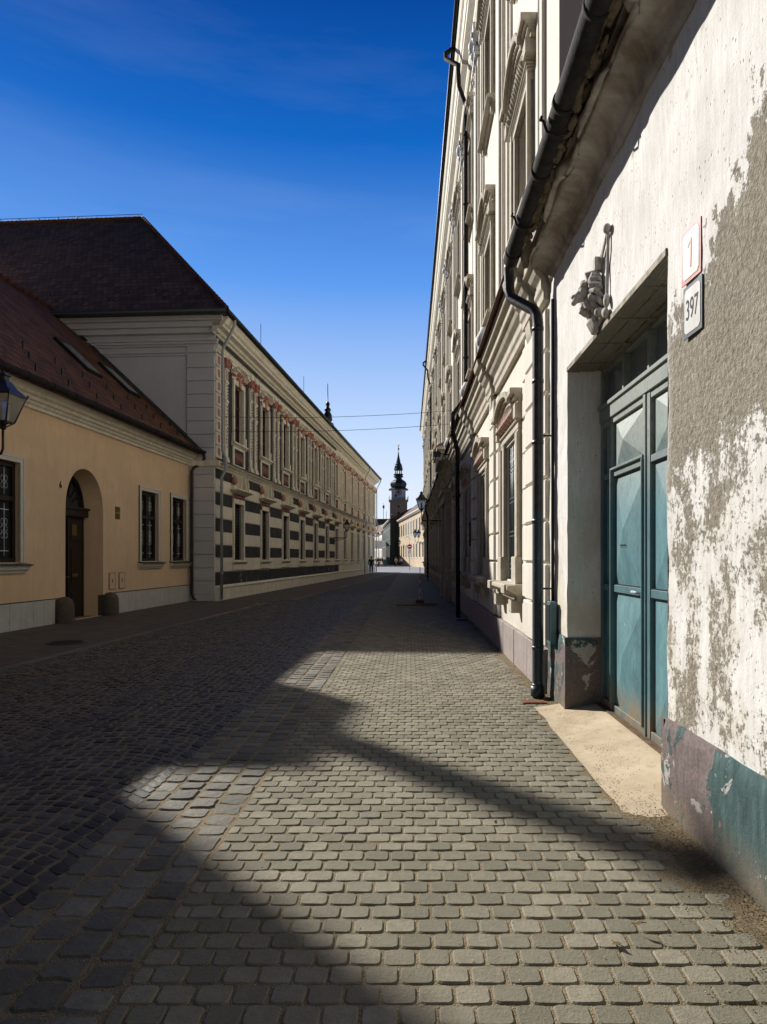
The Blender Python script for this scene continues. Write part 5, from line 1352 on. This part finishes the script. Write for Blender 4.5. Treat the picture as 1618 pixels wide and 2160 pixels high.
# ------------------------------------------------------------------ lanterns
def lantern(name, label, wall, X, Z, arm, side, group=None, ang=0, drop=.42, scale=1.0, twin=False):
    """wall=(x,y) mount point, bracket extends by arm towards side (+1 = +x)"""
    r = empty(name, (*wall, 0), ang, label, 'street lamp', group); z = Z
    s = side
    b = MB(M['iron'])
    b.box(-.02 if s > 0 else -.03, .03 if s > 0 else .02, -.05, .05, z-.32, z+.2)
    def arm_(y, x1):
        b.tube([(0,y*0,z),(s*(x1-.1),y,z),(s*(x1-.03),y,z+.02),(s*x1,y,z+.1),(s*x1,y,z+drop)], .020, 8)
        b.tube([(0,y*0,z-.28),(s*x1*.3,y*.3,z-.24),(s*x1*.6,y*.6,z-.12),(s*x1*.9,y,z-.02)], .013, 6)
        for k in range(4):
            c = x1*(.15+.2*k); rr = .11-.018*k
            b.tube([(s*(c+rr*math.cos(t*.6)*(1-t*.05)), y*c/x1, z-.03-rr+rr*math.sin(t*.6)*(1-t*.05)) for t in range(13)], .009, 5, False)
    arms = [(0, arm)] if not twin else [(0, arm), (.55, arm*.62)]
    for y, x1 in arms: arm_(y, x1)
    br = b.build('bracket', r)
    for y, x1 in arms:
        hx = s*x1; zb = z+drop
        f = MB(M['iron'])
        f.lathe([(.03,-.02),(.05,.0),(.05,.06),(.1,.1)], (hx,y,zb), 8)
        w0, w1, hh = .115, .235, .42; z0 = zb+.1
        for sx_ in (-1,1):
            for sy_ in (-1,1):
                f.tube([(hx+sx_*w0,y+sy_*w0,z0),(hx+sx_*w1,y+sy_*w1,z0+hh)], .012, 5)
                f.tube([(hx+sx_*.02,y+sy_*.02,zb+.02),(hx+sx_*w0,y+sy_*w0,z0)], .010, 5)
                f.tube([(hx+sx_*w1,y+sy_*w1,z0+hh-.01),(hx+sx_*(w1+.02),y+sy_*(w1+.02),z0+hh+.06)], .014, 5)
        for (wq, zq) in ((w0,z0),(w1,z0+hh)):
            for s2 in (-1,1): f.box(hx-wq,hx+wq,y+s2*wq-.01,y+s2*wq+.01,zq-.01,zq+.01); f.box(hx+s2*wq-.01,hx+s2*wq+.01,y-wq,y+wq,zq-.011,zq+.011)
        f.lathe([(.36,z0+hh),(.35,z0+hh+.02),(.2,z0+hh+.14),(.13,z0+hh+.23),(.09,z0+hh+.25),(.09,z0+hh+.31),(.12,z0+hh+.32),(.11,z0+hh+.345),(.05,z0+hh+.36),(.02,z0+hh+.4)], (hx,y,0), 4, False, .5)
        lf = f.build('lantern_frame', br if twin else r)
        g = MB(M['lamp_glass']); d = .004
        g.add([(hx-w0+d,y-w0+d,z0+.01),(hx+w0-d,y-w0+d,z0+.01),(hx+w0-d,y+w0-d,z0+.01),(hx-w0+d,y+w0-d,z0+.01),(hx-w1+d,y-w1+d,z0+hh-.012),(hx+w1-d,y-w1+d,z0+hh-.012),(hx+w1-d,y+w1-d,z0+hh-.012),(hx-w1+d,y+w1-d,z0+hh-.012)], [(0,3,2,1),(4,5,6,7),(0,1,5,4),(1,2,6,5),(2,3,7,6),(3,0,4,7)])
        g.build('lantern_glass', br if twin else r)
        h_ = MB(M['enamel']); h_.lathe([(.03,z0+.03),(.045,z0+.08),(.045,z0+.25),(.02,z0+.3)], (hx,y,0), 8); h_.build('burner', br if twin else r)
    return r
lg = 'old fashioned wall lanterns along the street'
lantern('street_lamp', 'large black wall lantern at the left edge in front of the apricot house', (wallL(10.6)-.0,10.6), 0, 3.25, 2.45, 1, lg, drop=.42)
yl = 49.0
lantern('street_lamp', 'black wall lantern on the far stretch of the striped building', (wallL(yl),yl), 0, 3.1, 1.0, 1, lg, drop=.45)
lantern('street_lamp', 'black wall lantern on a scrolled bracket on the ornate right building above the striped pole', (BX,31.0), 0, 3.35, 1.06, -1, lg, drop=.45)
lantern('street_lamp', 'pair of black lanterns on one bracket at the far corner of the ornate building', (BX,70.5), 0, 3.3, 1.0, -1, lg, drop=.45, twin=True)
def post_lamp(X, Y, h, label):
    r = empty('post_lamp', (X,Y,0), 0, label, 'street lamp', 'post lanterns in the square')
    b = MB(M['iron']); b.lathe([(.16,0),(.16,.5),(.07,.7),(.05,h-.9),(.07,h-.86),(.1,h-.8)], (0,0,0), 8); b.build('post', r)
    f = MB(M['iron'])
    for sx_ in (-1,1):
        for sy_ in (-1,1): f.tube([(sx_*.13,sy_*.13,h-.8),(sx_*.26,sy_*.26,h-.3)], .02, 5)
    f.lathe([(.42,h-.3),(.2,h-.1),(.1,h),(.05,h+.12)], (0,0,0), 4, False, .5); f.build('lantern_frame', r)
    g = MB(M['lamp_glass']); g.lathe([(.16,h-.78),(.34,h-.32)], (0,0,0), 4, False, .5); g.build('lantern_glass', r)
p_ = px(798, 1150, 120); post_lamp(p_.x, 120, 6.2, 'black post lantern by the pale houses at the left')
p_ = px(843, 1150, 140); post_lamp(p_.x, 140, 5.3, 'black post lantern in front of the ochre house')

# ------------------------------------------------------------------ overhead cables
def wire(label, a, b_, sag=.15):
    m = MB(M['iron']); a = Vector(a); b_ = Vector(b_); n_ = 16
    m.tube([a.lerp(b_, i/n_)-Vector((0,0,sag*4*(i/n_)*(1-i/n_))) for i in range(n_+1)], .008, 4, False)
    return tag(m.build('cable'), label, 'cable', 'thin cables crossing the street')
wire('upper thin dark cable spanning the street between the two ornate facades', (-7.05,25.3,px(0,879,25.3).z), (1.6,24.5,px(0,866,24.5).z), .12)
wire('lower thin dark cable spanning the street between the two ornate facades', (-7.05,25.5,px(0,909,25.5).z), (1.6,24.9,px(0,894,24.9).z), .12)

# ------------------------------------------------------------------ no entry sign
ns_ = px(864, 1197, 88)
r = empty('no_entry_sign', (ns_.x, 88, 0), 0, 'round red no entry sign with white bar above a small white plate', 'traffic sign')
M['sign_red'] = mat('sign_red', (.55,.02,.02), .4, .05, 9, 0); M['sign_white'] = mat('sign_white', (.75,.76,.78), .4, .05, 9, 0)
b = MB(M['pipe_grey']); b.tube([(0,0,0),(0,0,4.1)], .04, 8); b.tube([(0,0,4.05),(-.15,0,4.4),(-.4,0,4.45),(-.5,0,4.2)],.03,6); b.build('pole', r)
zc = 1.6+(HY-1153)/(F/88)
b = MB(M['sign_red'], M['sign_white'], M['pipe_grey']); b.tube([(0,-.05,zc),(0,-.07,zc)], .32, 24); b.use(1); b.box(-.24,.24,-.085,-.07,zc-.055,zc+.055); b.use(2); b.tube([(0,-.03,zc),(0,-.05,zc)], .33, 24); b.build('disc', r)
b = MB(M['sign_white'], M['ink_black']); b.box(-.25,.25,-.06,-.04,zc-.98,zc-.42); b.use(1)
for k in range(3): b.box(-.18,.18-.06*k,-.065,-.06,zc-.56-k*.13,zc-.53-k*.13)
b.build('supplementary_plate', r)

# ------------------------------------------------------------------ striped pole on plank
M['plank'] = mat('raw_plank', (.22,.17,.11), .85, .3, 9, .003, 40)
b = MB(M['plank']); b.box(-.42,.86,-.35,.0,.0,.045); b.box(.2,1.0,-.2,.15,.046,.075)
o = b.build('plank'); o.location = (0,22.5,.004); tag(bevel(o,.004,1), 'flat wooden planks lying on the pavement under the red and white pole', 'plank')
pr_ = empty('marker_pole', (.37,22.45,.08), 0, 'thin red and white striped marker pole standing in a brick on the planks', 'marker pole')
b = MB(M['rubble']); b.box(-.14,.14,-.07,.07,0,.1); b.build('base', pr_)
b = MB(M['sign_white'], M['sign_red'])
for k in range(8): b.use(k%2); b.tube([(0,0,.1+k*.14),(0,0,.24+k*.14)], .012, 8)
b.build('pole', pr_)
b = MB(M['sign_white'], M['sign_red'])
for k in range(7):
    b.use(k%2); a = k*.9; b.add([(0,0,.42),(.05*math.cos(a),.05*math.sin(a),.44),(.09*math.cos(a+.3),.09*math.sin(a+.3),.2+.03*(k%3)),(.05*math.cos(a+.5),.05*math.sin(a+.5),.2)], [(0,1,2,3)])
b.build('tape_bundle', pr_)
b = MB(M['sign_white'], M['sign_red'])
for k in range(7): b.use(k%2); b.box(-.09,.09,-.02,.02,.05+k*.14,.19+k*.14)
b.box(-.2,.2,-.1,.1,0,.05)
o = b.build('warning_board'); o.location = (1.38,50,.0); tag(o, 'small red and white warning board leaning by the ornate building far along the right pavement', 'warning board')
# manhole, drain cover
b = MB(M['grate']); b.lathe([(.36,0),(.36,.012),(.31,.014)], (0,0,0), 28)
for k in range(-4,5): b.box(-.28*math.sqrt(max(.05,1-(k/5)**2)),.28*math.sqrt(max(.05,1-(k/5)**2)),k*.06-.012,k*.06+.012,.013,.02)
o = b.build('manhole_cover'); o.location = (-6.45,12.5,.002); tag(o, 'round cast iron manhole cover in the left pavement by the apricot house', 'manhole cover')
M['rust_orange'] = mat('orange_rust', (.22,.09,.045), .8, .3, 20, .002, 60)
b = MB(M['rust_orange']); b.lathe([(.2,0),(.2,.01),(.16,.012)], (0,0,0), 16)
o = b.build('valve_cover'); o.location = (-7.27,18.5,.002); tag(o, 'small orange valve cover in the left pavement right of the arched door', 'valve cover')
b = MB(M['rust_orange']); b.box(-.13,.13,-.07,.07,0,.008); b.box(-.1,.1,-.05,.05,.008,.012)
o = b.build('drain_plate'); o.location = (1.38,7.35,.004); tag(o, 'rusty flat drain plate on the pavement at the foot of the thick downpipe', 'drain plate')
b = MB(M['grate']); b.box(-.15,.15,-.15,.15,0,.01)
for k in range(6): b.box(-.13,.13,-.125+k*.045,-.105+k*.045,.01,.018)
o = b.build('drain_grate'); o.location = (1.36,17.0,.004); tag(o, 'dark drain grate at the foot of the second downpipe on the right', 'drain grate')
# wall items on the ornate building
b = MB(M['iron'], M['glass_pale']); b.tube([(0,0,0),(.35,0,.05)], .02, 6); b.box(.3,.55,-.15,.15,-.05,.1); b.use(1); b.box(.32,.53,-.13,.13,-.06,-.045)
o = b.build('floodlight'); o.location = (BX-.3,21.9,5.0); o.rotation_euler = (0,0,math.pi); tag(o, 'dark floodlight under the string course of the ornate building', 'floodlight')
b = MB(M['ink_black'], M['enamel']); b.box(0,.05,-.2,.2,-.3,.3); b.use(1); b.box(.05,.055,-.12,.12,.02,.14); b.box(.05,.055,-.12,.12,-.14,-.06)
o = b.build('notice_board'); o.location = (BX-.09,13.95+3.8*.0+.0+ 2.9,2.2); o.rotation_euler = (0,0,math.pi); tag(o, 'small black notice board on the shaded wall of the ornate building', 'notice board')

# ------------------------------------------------------------------ dry leaves and scraps
M['leaf'] = mat('dry_leaf', (.10,.055,.025), .9, .5, 30, .001, 60)
rr = random.Random(5)
for lx, ly_, s in ((1045,1728,.05),(1215,1800,.06),(1290,1985,.08),(1330,1965,.06),(1385,1625,.05),(1315,1590,.03)):
    k_ = (ly_-HY)/1.6; b = MB(M['leaf']); pts = []
    a0 = rr.random()*6
    b.tube([(0,0,.006),(s*.5,s*.1,.012),(s,s*.35,.02)], .0018, 5)
    b.add([(s*.2,0,.008),(s*.6,-s*.18,.014),(s*.95,s*.2,.03),(s*.5,s*.22,.02)], [(0,1,2,3)])
    o = b.build('dry_leaf'); z_ = .0 if lx < 1300 else .03
    o.location = ((lx-HX)/k_, F/k_, z_); o.rotation_euler = (0,0,a0); tag(o, 'dry curled brown leaf lying on the sunlit pavement', 'leaf', 'dry leaves on the pavement')
M['pebble'] = mat('pale_pebble', (.5,.45,.36), .8, .4, 40, 0)
b = MB(M['pebble'])
for i in range(420):
    Y = 1.8+rr.random()**1.5*6; X = rr.uniform(-1.8, 1.5)
    if i > 250: X = 1.5-abs(rr.gauss(0,.25)); Y = 1.8+rr.random()*5.5
    s = rr.uniform(.0012,.0045); b.ball((X,Y,.002+s*.5),s,5,3,(1,1,.6))
tag(b.build('grit', recalc=False), kind='stuff')

# ------------------------------------------------------------------ people
M['skin'] = mat('skin', (.42,.24,.17), .6, .1, 9, 0); M['hair'] = mat('dark_hair', (.03,.02,.015), .7, .1, 9, 0)
def cloth(name, c): return mat(name, c, .9, .2, 6, .003, 60)
CL = dict(navy=cloth('navy_cloth',(.012,.016,.026)), denim=cloth('denim',(.03,.05,.09)), beige=cloth('beige_cloth',(.42,.32,.24)), black=cloth('black_cloth',(.012,.012,.014)),
          white=cloth('white_cloth',(.6,.62,.66)), grey=cloth('grey_cloth',(.12,.12,.13)), red=cloth('red_cloth',(.25,.05,.05)), blue=cloth('blue_cloth',(.06,.10,.2)))
def skin_obj(name, pts, edges_, radii, m, parent, root=0, sub=1):
    me = bpy.data.meshes.new(name); me.from_pydata(pts, edges_, []); me.materials.append(m)
    o = bpy.data.objects.new(name, me); C.objects.link(o); o.parent = parent
    sm = o.modifiers.new('skin', 'SKIN')
    if not me.skin_vertices: me.attributes
    for i, r_ in enumerate(radii):
        sv = me.skin_vertices[0].data[i]; sv.radius = r_ if isinstance(r_, tuple) else (r_, r_); sv.use_root = (i == root)
    su = o.modifiers.new('sub', 'SUBSURF'); su.levels = sub; su.render_levels = sub; sm.use_smooth_shade = True
    return o
def person(label, X, Y, h, rz, top, bot, stride=.12, long_coat=False, group=None, arm=.06, hair='hair'):
    r = empty('person', (X,Y,0), rz, label, 'person', group); s = h/1.75
    def V(*a): return tuple(v*s for v in a)
    st = stride
    P = [V(0,0,.95), V(0,0,1.15), V(0,0,1.38), V(0,0,1.5), V(0,.01,1.58), V(0,.02,1.68),
         V(-.1,0,.9), V(-.11,-st,.5), V(-.11,-st*1.3,.09), V(-.11,-st*1.3+.14,.04), V(.1,0,.9), V(.11,st*.6,.5), V(.11,st*.3-.1,.10), V(.11,st*.3+.05,.04),
         V(-.19,0,1.4), V(-.25,-.04,1.12), V(-.24,arm+.04,.9), V(-.24,arm+.08,.8), V(.19,0,1.4), V(.25,-.03,1.12), V(.24,.06-arm,.9), V(.24,.08-arm,.8)]
    E = [(0,1),(1,2),(2,3),(3,4),(4,5),(0,6),(6,7),(7,8),(8,9),(0,10),(10,11),(11,12),(12,13),(2,14),(14,15),(15,16),(16,17),(2,18),(18,19),(19,20),(20,21)]
    Rd = [.13,.13,.13,.055,.085,.075,.085,.06,.042,.035,.085,.06,.042,.035,.055,.042,.032,.035,.055,.042,.032,.035]
    skin_obj('body', P, E, [q*s for q in Rd], M['skin'], r)
    # coat / jacket
    low = .55 if long_coat else .86
    Pc = [V(0,0,low), V(0,0,.98), V(0,0,1.2), V(0,0,1.4), V(0,0,1.49), V(-.2,0,1.41), V(-.27,-.04,1.12), V(-.255,arm+.04,.88), V(.2,0,1.41), V(.27,-.03,1.12), V(.255,.06-arm,.88)]
    Ec = [(0,1),(1,2),(2,3),(3,4),(3,5),(5,6),(6,7),(3,8),(8,9),(9,10)]
    skin_obj('jacket', Pc, Ec, [(.20*s,.16*s),(.185*s,.15*s),(.18*s,.145*s),(.15*s,.13*s),.075*s,.075*s,.06*s,.05*s,.075*s,.06*s,.05*s], top, r, 2)
    Pt = [V(0,0,.93), V(-.1,0,.88), V(-.11,-st,.5), V(-.11,-st*1.3,.12), V(.1,0,.88), V(.11,st*.6,.5), V(.11,st*.3-.1,.13)]
    skin_obj('trousers', Pt, [(0,1),(1,2),(2,3),(0,4),(4,5),(5,6)], [q*s for q in (.15,.105,.078,.062,.105,.078,.062)], bot, r)
    b = MB(M[hair]); b.ball(V(0,-.012,1.685), .098*s, 10, 7, (1,1.1,.95)); b.build('hair', r)
    f = MB(M['skin']); f.ball(V(0,.085,1.63), .02*s, 6, 4); f.build('nose', r)
    sh = MB(CL['black'])
    for (x_, y_) in ((-.11,-st*1.3),(.11,st*.3-.1)): sh.ball(V(x_, y_+.06, .045), .07*s, 8, 5, (.65,1.9,.65))
    sh.build('shoes', r)
    return r
g = 'passers-by in the street'
pm = px(777, 1210, 0 + F*1.6/(1210-HY))
person('man in dark jacket and blue jeans walking beside the striped building', pm.x+.3, pm.y, 1.78, R(0), CL['navy'], CL['denim'], .14, group=g)
def P2(x, y): d = F*1.6/(y-HY); return (x-HX)*d/F, d
for lab, x, y, h, top, bot, lc, rz in (
    ('person in long beige coat standing left of the white jacket', 835.5,1195.3,1.72,CL['beige'],CL['black'],True,180),
    ('person in short white jacket and black trousers', 846,1194.7,1.70,CL['white'],CL['black'],False,170),
    ('person in dark red top just behind the white jacket', 850.5,1193.0,1.68,CL['red'],CL['grey'],False,160),
    ('person in dark clothes beside the left building corner', 793.5,1190.5,1.7,CL['black'],CL['black'],False,180),
    ('person in navy top standing left of the teal board', 799.5,1190.0,1.72,CL['blue'],CL['black'],False,0),
    ('person in black coat directly left of the teal board', 806,1189.6,1.75,CL['black'],CL['grey'],True,0),
    ('person in grey top just right of the teal board', 820,1189.8,1.7,CL['grey'],CL['navy'],False,180)):
    X, Y = P2(x, y); person(lab, X, Y, h, R(rz), top, bot, .08, lc, g)
for i, (x, y, tc_, lab) in enumerate(((796,1189.2,'grey','person in grey coat at the far left of the distant crowd'),(802.5,1188.8,'red','person in dark red coat in the distant crowd'),(809,1188.9,'navy','person in navy coat behind the teal board'),(816.5,1189,'white','person in pale top just right of the teal board'),(823,1189.4,'black','person in black in front of the dark green house'))):
    X, Y = P2(x, y); person(lab, X, Y, 1.72, R(40*i), CL[tc_], CL['black'], .08, i%2 == 0, g)
M['teal_board'] = mat('teal_board', (.10,.22,.20), .6, .1, 3, 0); M['yellow_plastic'] = mat('yellow_plastic', (.65,.30,.02), .5, .1, 4, 0)
X, Y = P2(812, 1192.5)
b = MB(M['teal_board'], M['pipe_grey']); b.add([(-.42,0,.08),(.42,0,.08),(.42,.2,1.25),(-.42,.2,1.25),(-.42,.03,.08),(.42,.03,.08),(.42,.23,1.25),(-.42,.23,1.25)], [(0,1,2,3),(4,7,6,5),(0,4,5,1),(2,6,7,3),(0,3,7,4),(1,5,6,2)])
b.use(1); b.box(-.42,-.38,.4,.44,0,1.2); b.box(.38,.42,.4,.44,0,1.2); b.box(-.42,.42,.22,.42,1.2,1.24)
o = b.build('sandwich_board'); o.location = (X,Y,0); tag(o, 'teal sandwich board standing among the distant people', 'sandwich board')
X, Y = P2(800.5, 1195)
b = MB(M['yellow_plastic']); b.lathe([(.26,0),(.28,.05),(.2,.1),(.2,.75),(.16,.85),(.05,.88)], (0,0,0), 10)
o = b.build('yellow_bollard'); o.location = (X,Y,0); tag(o, 'short yellow plastic bollard on the far square by the building corner', 'bollard')
b = MB(M['sign_white'], M['pipe_grey']); b.box(-.9,.9,-.05,.05,3.2,4.6); b.use(1); b.tube([(-.85,.1,0),(-.85,.1,4.6)],.05,6)
p_ = px(797, 1160, 115); o = b.build('white_sign'); o.location = (p_.x,115,0); tag(o, 'plain white sign board on a grey post near the left corner of the far square', 'sign')
print('objects', len(bpy.data.objects))
